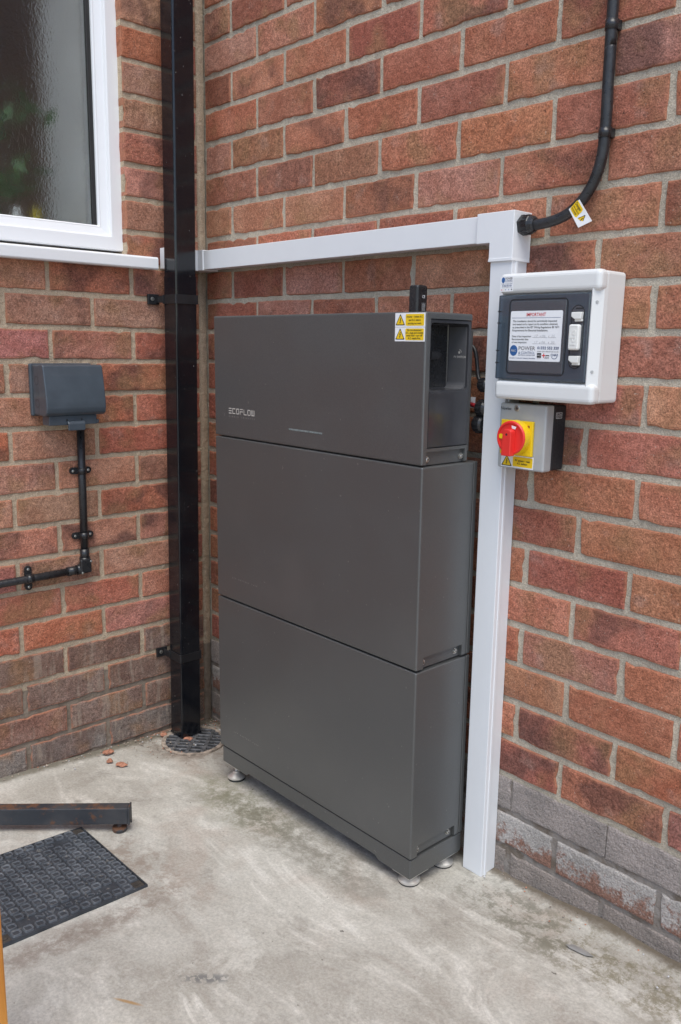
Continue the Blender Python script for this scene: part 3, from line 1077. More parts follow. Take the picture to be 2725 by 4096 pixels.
for z in (1.365, 0.351):
    b = MB('black')
    b.addbm(pbox(z - 0.012, z + 0.012, 0.0042, 0.004))
    s = pshift(z)
    b.box((0.004, -0.1700 + s.y, z - 0.009), (0.045, -0.1640 + s.y, z + 0.009), 0.001)
    b.box((0.001, -0.193, z - 0.014), (0.008, -0.158, z + 0.014), 0.002)
    cl = b.build('pipe_bracket', pipe)
    sc = MB('zinc').lathe((0.008, -0.1795, z + 0.001), (1, 0, 0), [(0.0055, 0), (0.005, 0.002), (0.002, 0.0025)], 12)
    sc.mat('ink').box((0.0103, -0.1825, z + 0.0005), (0.0109, -0.1765, z + 0.0015)).box((0.0103, -0.180, z - 0.002), (0.0110, -0.179, z + 0.004))
    sc.build('screw', cl)

# ------------------------------------------------------------------ gully
gul = thing('drain_grate', (0.118, -0.145, gz(0.118, -0.145)), 'round grey drain grate in the ground under the black downpipe', 'drain')
GX, GY, GR = 0.118, -0.142, 0.0915
gzl = gz(GX, GY) + 0.0025
b = MB('void')
n_ = 40
ci = [(GX + 0.091 * math.cos(2 * math.pi * k / n_), GY + 0.091 * math.sin(2 * math.pi * k / n_)) for k in range(n_)]
b.add([(x, y, gzl - 0.10) for x, y in ci] + [(x, y, gzl - 0.004) for x, y in ci], [list(range(n_))] + [(k, (k + 1) % n_, (k + 1) % n_ + n_, k + n_) for k in range(n_)])
b.build('sump', gul)
def ring_mb(b, r0, r1, z0, z1, n=48):
    vs = []
    for r_, z in ((r0, z0), (r0, z1), (r1, z1), (r1, z0)):
        vs += [(GX + r_ * math.cos(2 * math.pi * k / n), GY + r_ * math.sin(2 * math.pi * k / n), z) for k in range(n)]
    fs = []
    for i in range(4):
        for k in range(n):
            a, c = i * n + k, i * n + (k + 1) % n
            d = ((i + 1) % 4) * n
            fs.append((a, c, d + (k + 1) % n, d + k))
    return b.add(vs, fs)
ring_mb(MB('grit'), GR - 0.010, GR + 0.002, gzl - 0.006, gzl + 0.0035).build('rim', gul)
d1 = Vector((0.74, 0.67, 0)).normalized()
d2 = Vector((-d1.y, d1.x, 0))
for k in range(-4, 5):
    off = k * 0.0185
    ln = math.sqrt(max((GR - 0.008) ** 2 - off ** 2, 0))
    b = MB('grate')
    mt = Matrix(((d1.x, d2.x, 0, GX + d2.x * off), (d1.y, d2.y, 0, GY + d2.y * off), (0, 0, 1, gzl), (0, 0, 0, 1)))
    b.box((-ln, -0.0035, -0.003), (ln, 0.0035, 0.0035), 0.001, 1, mt)
    b.build('bar', gul)
for k in (-1, 0, 1):
    off = k * 0.044
    ln = math.sqrt((GR - 0.008) ** 2 - off ** 2)
    b = MB('grate')
    mt = Matrix(((d2.x, d1.x, 0, GX + d1.x * off), (d2.y, d1.y, 0, GY + d1.y * off), (0, 0, 1, gzl + 0.0008), (0, 0, 0, 1)))
    b.box((-ln, -0.005, -0.003), (ln, 0.005, 0.0035), 0.001, 1, mt)
    b.build('cross_bar', gul)

# ------------------------------------------------------------------ white cable trunking
tr = thing('cable_trunking', (1.078, 0, 0.125), 'white square plastic cable trunking along the right brick wall and down to the ground', 'trunking')
b = MB('trunk')
b.box((0.047, -0.049, 1.4495), (1.025, -0.0345, 1.4995), 0.0012)
b.box((0.047, -0.034, 1.4515), (1.025, -0.0045, 1.4975), 0.0008)
b.build('horizontal_run', tr)
b = MB('trunk')
b.box((1.0530, -0.0520, 0.127), (1.1040, -0.0345, 1.42), 0.0014)
b.box((1.0550, -0.0335, 0.126), (1.1000, 0.0, 1.42), 0.0006)
b.box((1.0995, -0.0340, 0.127), (1.1020, -0.0300, 1.42), 0.0008, 1)
b.box((1.1030, -0.0420, 0.127), (1.1056, -0.0350, 1.42), 0.0010, 2)
b.build('vertical_run', tr)
b = MB('trunk')
b.prism([(1.0190, 1.4475), (1.0510, 1.4475), (1.0510, 1.4130), (1.1060, 1.4130), (1.1060, 1.5030), (1.0190, 1.5030)], 1, -0.0560, 0.0, 0.0012, 2)
b.prism([(1.0500, 1.4125), (1.1068, 1.4125), (1.1060, 1.4185), (1.0510, 1.4185)], 1, -0.0568, -0.0005, 0.0006, 1)
b.build('elbow_fitting', tr)
b = MB('trunk')
b.box((0.0045, -0.148, 1.4485), (0.036, -0.0, 1.5005), 0.0012)
b.build('return_run', tr)
b = MB('trunk')
b.prism([(0.004, -0.085), (0.039, -0.085), (0.039, -0.053), (0.063, -0.053), (0.063, -0.001), (0.004, -0.001)], 2, 1.4470, 1.5020, 0.001, 2)
b.build('corner_fitting', tr)
b = MB('trunk')
b.box((0.003, -0.1505, 1.4470), (0.0375, -0.140, 1.5020), 0.0015)
b.build('end_cap', tr)

# ------------------------------------------------------------------ thick black cable with gland and flag
cab = thing('armoured_cable', (1.255, -0.016, 1.48), 'thick black cable curving down the brick wall into the white trunking', 'cable')
pts = [(1.110, -0.030, 1.4775), (1.135, -0.029, 1.4765), (1.158, -0.026, 1.4785), (1.180, -0.023, 1.4835), (1.200, -0.020, 1.4925),
       (1.219, -0.018, 1.5075), (1.235, -0.0165, 1.527), (1.2475, -0.016, 1.552), (1.2545, -0.0155, 1.58), (1.257, -0.0155, 1.61), (1.2575, -0.0155, 1.65),
       (1.256, -0.0155, 1.70), (1.2555, -0.0155, 1.75), (1.2548, -0.0155, 1.80), (1.2548, -0.0155, 2.2), (1.2548, -0.0155, 3.0)]
def smooth(pts, n=5):
    P = [Vector(p) for p in pts]
    out = []
    for i in range(len(P) - 1):
        p0, p1, p2, p3 = P[max(i - 1, 0)], P[i], P[i + 1], P[min(i + 2, len(P) - 1)]
        for k in range(n):
            t = k / n
            out.append(0.5 * ((2 * p1) + (p2 - p0) * t + (2 * p0 - 5 * p1 + 4 * p2 - p3) * t * t + (3 * p1 - p0 - 3 * p2 + p3) * t ** 3))
    out.append(P[-1])
    return out
b = MB('sheath'); b.tube(smooth(pts), 0.0098, 16); b.build('sheath', cab)
for z, x in ((1.789, 1.2549), (1.618, 1.2572)):
    b = MB('satin')
    b.tube([(x, -0.0155, z - 0.008), (x, -0.0155, z + 0.008)], 0.0112, 18)
    b.box((x - 0.0112, -0.0155, z - 0.008), (x + 0.0112, -0.001, z + 0.008), 0.001)
    b.build('cable_clip', cab)
gl = MB('satin')
gl.lathe((1.1055, -0.030, 1.4775), (1, 0, 0), [(0.019, 0.0), (0.019, 0.008)], 6)
gl.lathe((1.1135, -0.030, 1.4775), (1, 0, 0), [(0.0175, 0.0), (0.0175, 0.012), (0.0165, 0.0135), (0.0145, 0.02), (0.0115, 0.0225)], 18)
for k in range(18):
    a = 2 * math.pi * k / 18
    p = Vector((1.1145, -0.030 + 0.0175 * math.cos(a), 1.4775 + 0.0175 * math.sin(a)))
    gl.box(p - Vector((0, 0.0008, 0.0008)), p + Vector((0.0105, 0.0008, 0.0008)))
gl.build('cable_gland', cab)
# danger flag, stuck round the cable
A, B_, Cc, D_ = Vector((1.2085, -0.036, 1.4955)), Vector((1.2300, -0.038, 1.5095)), Vector((1.2655, -0.050, 1.4690)), Vector((1.2380, -0.048, 1.4605))
b = MB('paper')
nrm = (B_ - A).cross(D_ - A).normalized()
if nrm.y > 0: nrm = -nrm
b.poly([A, D_, Cc, B_], 0.0006, nrm)
ux = (D_ - A).normalized()
uy = (B_ - A)
uy = (uy - ux * uy.dot(ux)).normalized()
# reads along the flag: text runs from B side to C side
er = (Cc - B_).normalized()
eu = (A - B_); eu = -(eu - er * eu.dot(er)).normalized()
pf = (A, er, eu, nrm)
b.mat('ylabel').rect(pf, 0.002, 0.003, 0.0275, 0.0225, 0.0006, 0.0025)
b.mat('ink').text('Danger', pf, 0.0045, 0.0155, 0.0205, 0.0055, bold=0.012, lift=0.0009)
b.text('Cable remains live', pf, 0.0035, 0.0105, 0.0225, 0.0028, lift=0.0009, bold=0.01)
b.text('during daylight', pf, 0.0035, 0.0060, 0.0200, 0.0028, lift=0.0009, bold=0.01)
def warn_triangle(b, plane, cx_, cy_, s, lift=0.0004):
    """yellow triangle with a black border and a black bolt; s is its side"""
    h = s * 0.87
    def tri(k):
        out = []
        for a in (90, 210, 330):
            p = Vector((math.cos(R(a)), math.sin(R(a)))) * (s * 0.577 * k)
            for da in (-50, 0, 50):
                q = Vector((math.cos(R(a + da)), math.sin(R(a + da)))) * s * 0.05
                out.append((cx_ + p.x + q.x, cy_ + p.y - h * 0.167 + q.y))
        return out
    b.mat('ink').shape(plane, tri(0.95), lift)
    b.mat('ylabel').shape(plane, tri(0.72), lift + 0.0001)
    bolt = [(0.02, 0.30), (-0.10, 0.02), (0.0, 0.05), (-0.07, -0.17), (-0.11, -0.13), (-0.06, -0.30), (0.06, -0.17), (0.015, -0.17), (0.12, 0.12), (0.02, 0.08), (0.11, 0.27)]
    b.mat('ink').shape(plane, [(cx_ + x * s * 0.85, cy_ - h * 0.10 + y * s * 0.85) for x, y in bolt], lift + 0.0002)
warn_triangle(b, pf, 0.0395, 0.0125, 0.0185, 0.0006)
b.build('warning_flag', cab)

# ------------------------------------------------------------------ consumer unit
cuo = thing('consumer_unit', (1.208, 0, 1.160), 'white weatherproof consumer unit with a smoked door and white inspection label', 'consumer unit')
CX0, CX1, CZ0, CZ1, CF = 1.1055, 1.316, 1.1575, 1.3855, -0.0905
b = MB('cuwhite')
b.box((CX0 + 0.004, -0.064, CZ0 + 0.001), (CX1 - 0.004, 0.0, CZ1 - 0.001), 0.006, 3)
b.build('back_box', cuo)
b = MB('cuwhite')
b.box((CX0, CF, 1.3495), (CX1, -0.0645, CZ1), 0.0085, 4)
b.box((CX0, CF, CZ0), (CX1, -0.0645, 1.1925), 0.0085, 4)
b.prism([(CX0, -0.0648), (CX0, -0.077), (1.2990, -0.077), (1.2990, -0.088), (1.3015, -0.0895), (1.3145, -0.0735), (1.3155, -0.0648)], 2, 1.180, 1.362, 0.0)
b.build('lid', cuo)
for z in (1.331, 1.214):
    b = MB('isogrey').lathe((1.3072, -0.0828, z), Vector((0.75, -0.66, 0)), [(0.0028, 0), (0.0024, 0.0012)], 10)
    b.build('screw_cap', cuo)
DX0, DX1, DZ0, DZ1, DF = CX0 + 0.0005, 1.2983, 1.1945, 1.3475, -0.0895
b = MB('dark_in')
b.box((DX0 + 0.012, -0.0788, DZ0 + 0.006), (DX1 - 0.006, -0.0772, DZ1 - 0.006))
b.build('inner_plate', cuo)
b = MB('smoke')
b.box((DX0, DF, DZ0), (DX1, -0.0805, DZ1), 0.0025, 2)
door = b.build('smoked_door', cuo)
def ring_rect(b, plane, x0, y0, x1, y1, r, w, lift, seg=6):
    o, rr, u, n = plane
    def loop(d):
        pts = []
        for cx_, cy_, a0 in ((x1 - r, y1 - r, 0), (x0 + r, y1 - r, 90), (x0 + r, y0 + r, 180), (x1 - r, y0 + r, 270)):
            for k in range(seg + 1):
                a = R(a0 + 90 * k / seg)
                pts.append((cx_ + (r - d) * math.cos(a), cy_ + (r - d) * math.sin(a)))
        return pts
    out, inn = loop(0), loop(w)
    k = len(out)
    vs = [o + rr * a + u * c + n * lift for a, c in out + inn]
    return b.add(vs, [(i, (i + 1) % k, (i + 1) % k + k, i + k) for i in range(k)])
PD = plane_r(0, DF, 0)
b = MB('ink')
ring_rect(b, PD, 1.1315, 1.2045, 1.2565, 1.3395, 0.009, 0.0020, 0.0006)
b.build('door_groove', cuo)
b = MB('ink')
ring_rect(b, PD, 1.2635, 1.2180, 1.2895, 1.3265, 0.0128, 0.0016, 0.0006)
b.build('door_groove', cuo)
MB('smoke_in').rect(PD, 1.2650, 1.2195, 1.2880, 1.3250, 0.0004, 0.0112, 6).build('latch_recess', cuo)
b = MB('smoke_in')
b.box((1.1360, DF - 0.0016, 1.2085), (1.2525, DF - 0.0003, 1.3355), 0.0006, 1)
b.build('door_pane', cuo)
for y_, nm in ((1.3085, 1), (1.2345, -1)):
    b = MB('cubtn')
    pts = [(1.2680, y_ + 0.0055), (1.2680, y_ - 0.002), (1.2745, y_ - 0.0062), (1.2870, y_ - 0.0062), (1.2880, y_ + 0.0058)]
    b.prism(pts, 1, DF - 0.0085, DF - 0.0005, 0.0012, 2)
    b.box((1.2730, DF - 0.0045, y_ - 0.0100), (1.2875, DF - 0.0008, y_ - 0.0058), 0.0006, 1)
    b.build('door_latch', cuo)
for y_ in (1.3205, 1.2225):
    MB('ink').rect(PD, 1.2715, y_ - 0.001, 1.2870, y_ + 0.001, 0.0007).build('slot_mark', cuo)
b = MB('cubtn')
b.box((1.2660, DF - 0.0110, 1.2500), (1.2865, DF - 0.0005, 1.2935), 0.0035, 3)
hb = b.build('handle', cuo)
PH = (Vector((1.2800, DF - 0.0110, 1.2560)), Vector((0, 0, 1)), Vector((-1, 0, 0)), Vector((0, -1, 0)))
b = MB('cubtn')
b.text('ide', PH, 0.0155, -0.001, 0.026, 0.0105, 'C', bold=0.012, lift=0.0, emboss=0.0009)
ring_rect(b, plane_r(0, DF - 0.0110, 0), 1.2685, 1.2525, 1.2840, 1.2910, 0.003, 0.0010, 0.0004)
b.build('lettering', hb)
for z in (1.318, 1.297, 1.247, 1.2245):
    MB('black').box((DX0 - 0.0006, DF - 0.0003, z - 0.0012), (DX0 + 0.0065, DF + 0.004, z + 0.0012), 0.0004, 1).build('hinge', cuo)
# inspection label
PL = plane_r(1.1370, DF - 0.0017, 1.2290)
LW, LH = 0.1105, 0.0890
b = MB('paper')
b.rect(PL, 0, 0, LW, LH, 0.0002, 0.003)
b.mat('inkred').text('IMPORTANT', PL, LW / 2, 0.0795, 0.041, 0.0062, 'C', bold=0.012, lift=0.0005, shear=0.0)
b.mat('inkblue').rect(PL, 0.003, 0.0765, LW - 0.004, 0.0771, 0.0004)
b.mat('ink')
for i, (s, w) in enumerate((('This installation should be periodically inspected', 0.094), ('and tested and a report on its condition obtained,', 0.096), ('as prescribed in the IET Wiring Regulations BS 7671', 0.099), ('Requirements for Electrical Installations.', 0.0765))):
    b.text(s, PL, 0.0055, 0.0695 - 0.0055 * i, w, 0.0035, lift=0.0005, bold=0.012)
for s, y_, w in (('Date of last inspection:', 0.0425, 0.042), ('Recommended date', 0.0372, 0.036), ('of next inspection:', 0.0318, 0.033)):
    b.text(s, PL, 0.0055, y_, w, 0.0035, lift=0.0005, bold=0.010)
for y_ in (0.0418, 0.0308):
    for x_ in (0.050, 0.067, 0.085):
        b.rect(PL, x_, y_, x_ + 0.0145, y_ + 0.0003, 0.0004)
    for x_ in (0.0655, 0.0835):
        b.shape(PL, [(x_, y_), (x_ + 0.0005, y_), (x_ + 0.0018, y_ + 0.0035), (x_ + 0.0013, y_ + 0.0035)], 0.0004)
b.mat('pencil')
for y_, ss in ((0.0428, ('17', '06', '25')), (0.0318, ('17', '06', '30'))):
    for x_, s in zip((0.0545, 0.0700, 0.0895), ss):
        b.text(s, PL, x_, y_, 0.0075, 0.0045, lift=0.0005, shear=0.2)
b.mat('blue').shape(PL, [(0.0105 + 0.0085 * math.cos(2 * math.pi * k / 28), 0.0185 + 0.0098 * math.sin(2 * math.pi * k / 28)) for k in range(28)], 0.0004)
b.mat('pencil').text('P&C', PL, 0.0105, 0.0165, 0.011, 0.0038, 'C', lift=0.0006, bold=0.015)
b.mat('inkgrey').text('POWER', PL, 0.0215, 0.0195, 0.036, 0.0072, lift=0.0005, bold=0.012)
b.mat('inkblue').text('& CONTROL', PL, 0.0215, 0.0125, 0.036, 0.0048, lift=0.0005)
b.text('ELECTRICAL CONTRACTORS', PL, 0.0215, 0.0092, 0.036, 0.0024, lift=0.0005)
b.text('Domestic | Commercial | Industrial | Renewables', PL, 0.0025, 0.0040, 0.056, 0.0024, lift=0.0005, bold=0.01)
b.text('01332 552 320', PL, 0.0620, 0.0215, 0.0450, 0.0050, lift=0.0005, bold=0.022)
b.mat('inkgrey').text('www.pac-electrical.co.uk', PL, 0.0620, 0.0165, 0.0450, 0.0032, lift=0.0005)
b.mat('ink').rect(PL, 0.0620, 0.0065, 0.0710, 0.0148, 0.0004)
b.mat('pencil').text('MCS', PL, 0.0665, 0.0095, 0.0072, 0.0026, 'C', lift=0.0006, bold=0.02)
b.mat('inkgrey').text('CERTIFIED', PL, 0.0665, 0.0042, 0.0085, 0.0014, 'C', lift=0.0005)
b.mat('inkred').rect(PL, 0.0755, 0.0065, 0.0772, 0.0142, 0.0004).rect(PL, 0.0727, 0.0098, 0.0800, 0.0114, 0.0005)
b.mat('ink').rect(PL, 0.0805, 0.0098, 0.0880, 0.0114, 0.0004)
b.text('APPROVED', PL, 0.0785, 0.0070, 0.0090, 0.0015, lift=0.0005, bold=0.02)
b.text('CONTRACTOR', PL, 0.0785, 0.0050, 0.0090, 0.0015, lift=0.0005, bold=0.02)
b.mat('inkblue').text('CHAS', PL, 0.0910, 0.0098, 0.0150, 0.0044, lift=0.0005, bold=0.02)
arc = [(0.0985 + 0.0065 * math.cos(R(a)), 0.0105 + 0.0060 * math.sin(R(a))) for a in range(200, 345, 12)]
arc2 = [(0.0985 + 0.0055 * math.cos(R(a)), 0.0105 + 0.0050 * math.sin(R(a))) for a in range(200, 345, 12)]
b.shape(PL, arc + arc2[::-1], 0.0004)
b.build('inspection_label', cuo)
# small contractor sticker at the top
PS = plane_r(1.1085, CF, 1.3535)
b = MB('paper')
b.rect(PS, 0, 0, 0.0295, 0.0270, 0.0002, 0.0006, 2)
b.mat('blue').shape(PS, [(0.0068 + 0.0038 * math.cos(2 * math.pi * k / 20), 0.0205 + 0.0052 * math.sin(2 * math.pi * k / 20)) for k in range(20)], 0.0004)
b.mat('inkgrey').text('POWER', PS, 0.0115, 0.0212, 0.0160, 0.0040, lift=0.0005, bold=0.02)
b.mat('inkblue').text('& CONTROL', PS, 0.0115, 0.0180, 0.0160, 0.0024, lift=0.0005, bold=0.01)
b.text('ELECTRICAL CONTRACTORS', PS, 0.0115, 0.0164, 0.0160, 0.0012, lift=0.0005)
b.text('Domestic · Commercial · Industrial', PS, 0.0030, 0.0132, 0.0245, 0.0014, lift=0.0005, bold=0.02)
b.text('01332 552 320', PS, 0.0050, 0.0090, 0.0210, 0.0030, lift=0.0005, bold=0.025)
b.mat('inkgrey').text('WWW.PAC-ELECTRICAL.CO.UK', PS, 0.0035, 0.0062, 0.0235, 0.0014, lift=0.0005)
b.mat('inkred').rect(PS, 0.0025, 0.0025, 0.0055, 0.0038, 0.0004)
b.mat('ylabel').rect(PS, 0.0075, 0.0028, 0.0100, 0.0036, 0.0004)
b.mat('blue').rect(PS, 0.0115, 0.0026, 0.0140, 0.0038, 0.0004).rect(PS, 0.0190, 0.0025, 0.0205, 0.0040, 0.0004)
b.mat('ink').rect(PS, 0.0250, 0.0024, 0.0272, 0.0046, 0.0004)
b.build('contractor_sticker', cuo)

# ------------------------------------------------------------------ rotary isolator
iso = thing('rotary_isolator', (1.157, 0, 1.025), 'grey and black isolator switch with a red knob below the white consumer unit', 'isolator switch')
IX0, IX1, IZ0, IZ1, IF = 1.1060, 1.2100, 1.0250, 1.1490, -0.0670
b = MB('isoblack')
b.box((IX0 + 0.001, -0.0405, IZ0 + 0.001), (IX1, 0.0, IZ1 - 0.001), 0.003, 2)
b.build('back_box', iso)
b = MB('isogrey')
b.box((IX0, IF, IZ0), (IX1 + 0.001, -0.0410, IZ1), 0.0035, 3)
b.build('cover', iso)
b = MB('zinc')
b.lathe((1.1455, IF, 1.1405), (0, -1, 0), [(0.0062, 0), (0.0062, 0.0006), (0.0045, 0.0012)], 16)
b.mat('ink').rect(plane_r(1.1455, IF - 0.0012, 1.1405), -0.003, -0.0007, 0.003, 0.0007, 0.0003).rect(plane_r(1.1455, IF - 0.0012, 1.1405), -0.0007, -0.003, 0.0007, 0.003, 0.0004)
b.build('screw', iso)
PI_ = plane_r(0, IF, 0)
b = MB('ink').text('Newlec', PI_, 1.1085, 1.1360, 0.0240, 0.0062, lift=0.0004, bold=0.008)
b.build('lettering', iso)
b = MB('yellow')
b.box((1.1150, IF - 0.0065, 1.0520), (1.1875, IF - 0.0002, 1.1180), 0.0015, 2)
yp = b.build('switch_plate', iso)
b = MB('ink').rect(plane_r(0, IF - 0.0065, 0), 1.1735, 1.1055, 1.1805, 1.1100, 0.0003)
b.mat('inkred').rect(plane_r(0, IF - 0.0065, 0), 1.1745, 1.1062, 1.1790, 1.1094, 0.0005)
b.build('lock_slot', yp)
KC = Vector((1.1522, IF - 0.0065, 1.0865))
b = MB('yellow')
b.lathe(KC, (0, -1, 0), [(0.0330, 0.0), (0.0325, 0.0160), (0.0305, 0.0165)], 40)
b.build('knob_collar', iso)
b = MB('red')
KF = KC + Vector((0, -0.0167, 0))
b.lathe(KF, (0, -1, 0), [(0.0318, 0.0), (0.0318, 0.0015), (0.0300, 0.0032), (0.0275, 0.0032), (0.0265, 0.0010), (0.012, 0.0006)], 40)
# tapered grip
pts = [(-0.0065, 0.0165), (0.0065, 0.0165), (0.0098, 0.012), (0.0098, -0.0335), (-0.0110, -0.0335), (-0.0098, 0.010)]
b.prism([(KF.x + x, KF.z + z) for x, z in pts], 1, KF.y - 0.0150, KF.y - 0.0004, 0.0015, 2)
kn = b.build('knob', iso)
PK = plane_r(KF.x, KF.y - 0.0150, KF.z)
b = MB('ink').shape(PK, [(0.0022 * math.cos(2 * math.pi * k / 14), 0.007 + 0.0022 * math.sin(2 * math.pi * k / 14)) for k in range(14)], 0.0003)
b.mat('yellow').rect(plane_r(KF.x, KF.y - 0.0022, KF.z), -0.026, -0.003, -0.0125, 0.006, 0.0004, 0.003)
b.mat('paper').shape(plane_r(KF.x, KF.y - 0.0022, KF.z), [(0.002, 0.0235), (0.013, 0.0215), (0.0105, 0.0165), (0.0030, 0.0180)], 0.0012)
b.build('knob_mark', kn)
PST = plane_r(1.1150, IF, 1.0275)
b = MB('paper')
b.rect(PST, 0, 0, 0.0745, 0.0235, 0.0003)
b.mat('ylabel').rect(PST, 0.0275, 0.0025, 0.0725, 0.0215, 0.0005, 0.0025)
b.mat('ink').text('PV system – main', PST, 0.0500, 0.0125, 0.0340, 0.0040, 'C', lift=0.0008, bold=0.022)
b.text('A.C. isolator.', PST, 0.0500, 0.0070, 0.0240, 0.0040, 'C', lift=0.0008, bold=0.022)
warn_triangle(b, PST, 0.0135, 0.0125, 0.0225, 0.0005)
b.build('warning_label', iso)
PB = plane_x(IX1, -0.0345, 1.1240)
b = MB('paper')
ring_rect(b, PB, 0.0, 0.0, 0.0200, 0.0110, 0.0003, 0.0007, 0.0004, 1)
b.rect(PB, 0.0, 0.0053, 0.0200, 0.0058, 0.0004)
b.text('AC1 32amp', PB, 0.0100, 0.0070, 0.0170, 0.0028, 'C', lift=0.0004)
b.text('AC23 25amp', PB, 0.0100, 0.0018, 0.0170, 0.0028, 'C', lift=0.0004)
b.build('rating_plate', iso)

# ------------------------------------------------------------------ battery cabinet
bat = thing('battery_cabinet', (0.70, -0.13, 0.115), 'tall dark grey battery cabinet of three stacked units on silver feet', 'battery cabinet')
BX0, BX1, BF = 0.3545, 1.0425, -0.2150
def screw_x(parent, y, z, x, r_=0.0052):
    s = MB('zinc').lathe((x, y, z), (1, 0, 0), [(r_ * 1.25, 0), (r_ * 1.25, 0.0008), (r_, 0.0010), (r_ * 0.95, 0.0034), (r_ * 0.6, 0.0044)], 14)
    s.mat('ink').box((x + 0.0040, y - 0.0020, z - 0.0005), (x + 0.0047, y + 0.0020, z + 0.0005))
    s.box((x + 0.0040, y - 0.0005, z - 0.0020), (x + 0.0048, y + 0.0005, z + 0.0020))
    s.build('screw', parent)
# --- inverter on top
b = MB('cabinet')
b.box((BX0 - 0.001, BF, 1.0295), (BX1 - 0.002, -0.0800, 1.3145), 0.0036, 3)
inv = b.build('inverter', bat)
XI = BX1 - 0.002
bool_cut(inv, [MB('cabinet').box((0.955, -0.2025, 1.0615), (1.2, 0.0, 1.3025)),
               MB('cabinet').box((XI - 0.007, -0.2035, 1.02), (1.2, -0.0895, 1.0555), 0.0)])
b = MB('sidepanel')
b.box((0.9555, -0.2020, 1.0620), (XI - 0.0025, -0.0800, 1.3020), 0.0015, 2)
sp = b.build('side_panel', inv)
bool_cut(sp, [MB('sidepanel').box((0.985, -0.1985, 1.1705), (1.3, -0.0885, 1.2955), 0.006, 3)])
# lower dished door of the side panel: a shallow raised panel line
b = MB('sidepanel')
b.box((XI - 0.0028, -0.1995, 1.0640), (XI - 0.0012, -0.0865, 1.1680), 0.0008, 2)
b.build('access_cover', inv)
b = MB('black')
b.box((0.9853, -0.196, 1.178), (0.997, -0.148, 1.288), 0.005, 2)
b.box((0.9970, -0.180, 1.226), (1.004, -0.160, 1.246), 0.002, 2)
b.prism([(-0.160, 1.2275), (-0.138, 1.2285), (-0.130, 1.2330), (-0.130, 1.2375), (-0.138, 1.2420), (-0.160, 1.2430)], 0, 0.999, 1.0075, 0.0012, 2)
b.build('rotary_switch', inv)
b = MB('satin')  # black plate added so the deep inner wall reads dark
b.box((0.9852, -0.1980, 1.1715), (0.9862, -0.0890, 1.2945))
b.build('recess_shade_plate', inv)
b = MB('sidewall_lit')  # paler plastic paints the sheen on the rear wall and bright fillet
b.box((0.9875, -0.0889, 1.1765), (XI - 0.0075, -0.0880, 1.2900), 0.0003, 1)
fl = [(-0.0886, 1.1708), (-0.0886, 1.1860)] + [(-0.1030 + 0.0141 * math.cos(R(a)), 1.1856 - 0.0145 * math.sin(R(a))) for a in range(15, 91, 15)] + [(-0.1060, 1.1708)]
b.prism(fl, 0, 0.9880, XI - 0.0085)
b.build('recess_lit_wall', inv)
b = MB('silver')
PV = plane_r(0, -0.0890, 0)
b.text('PV SWITCH', PV, 1.0180, 1.2310, 0.0295, 0.0042, 'C', bold=0.02, lift=0.0005)
cc = [(1.0165 + 0.0025 * math.cos(2 * math.pi * k / 14), 1.2415 + 0.0025 * math.sin(2 * math.pi * k / 14)) for k in range(14)]
b.shape(PV, cc, 0.0005)
a1 = [(1.0165 + 0.0058 * math.cos(R(a)), 1.2415 + 0.0058 * math.sin(R(a))) for a in range(0, 91, 15)]
a2_ = [(1.0165 + 0.0046 * math.cos(R(a)), 1.2415 + 0.0046 * math.sin(R(a))) for a in range(0, 91, 15)]
b.shape(PV, a1 + a2_[::-1], 0.0005)
b.build('switch_lettering', inv)
b = MB('cabinet')
b.box((BX0 + 0.03, -0.0795, 1.045), (XI - 0.008, -0.0660, 1.285), 0.004, 2)
b.build('heat_sink', inv)
for y_ in (-0.1955, -0.0945):
    screw_x(inv, y_, 1.0405, XI - 0.0068)
PF = plane_r(0, BF, 0)
# logo drawn stroke by stroke
b = MB('silver')
lx, lz, hh, st = 0.4130, 1.0855, 0.0135, 0.0021
gw, gp = 0.0118, 0.0152
def stroke(k, x0, z0, x1, z1):
    b.rect(PF, lx + gp * k + x0 * gw, lz + z0 * hh, lx + gp * k + x1 * gw, lz + z1 * hh, 0.0004)
s_, t_ = st / gw, st / hh
for z in (0, 0.5 - t_ / 2, 1 - t_): stroke(0, 0, z, 1, z + t_)
stroke(1, 0, 0, 1, t_); stroke(1, 0, 1 - t_, 1, 1); stroke(1, 0, t_, s_, 1 - t_)
for k in (2, 5):
    stroke(k, 0.1, 0, 0.9, t_); stroke(k, 0.1, 1 - t_, 0.9, 1); stroke(k, 0, 0.08, s_, 0.92); stroke(k, 1 - s_, 0.08, 1, 0.92)
stroke(3, 0, 0, s_, 0.6); stroke(3, 0, 1 - t_, 1, 1); stroke(3, s_, 0.6 - t_, 1, 0.6)
stroke(4, 0, t_, s_, 1); stroke(4, 0, 0, 1, t_)
stroke(6, 0, 0, 1, t_); stroke(6, 0, t_, s_, 1); stroke(6, 0.5 - s_ / 2, t_, 0.5 + s_ / 2, 1); stroke(6, 1 - s_, t_, 1, 1)
b.build('logo', inv)
b = MB('silverdim')
for i, ch in enumerate('HYBRID INVERTER'):
    if ch != ' ':
        b.text(ch, PF, 0.4135 + 0.0072 * i, 1.0772, None, 0.0034, lift=0.0004, bold=0.01)
b.build('lettering', inv)
b = MB('led')
b.box((0.6420, BF - 0.0006, 1.0645), (0.7540, BF + 0.001, 1.0685), 0.0003, 1)
b.build('light_bar', inv)
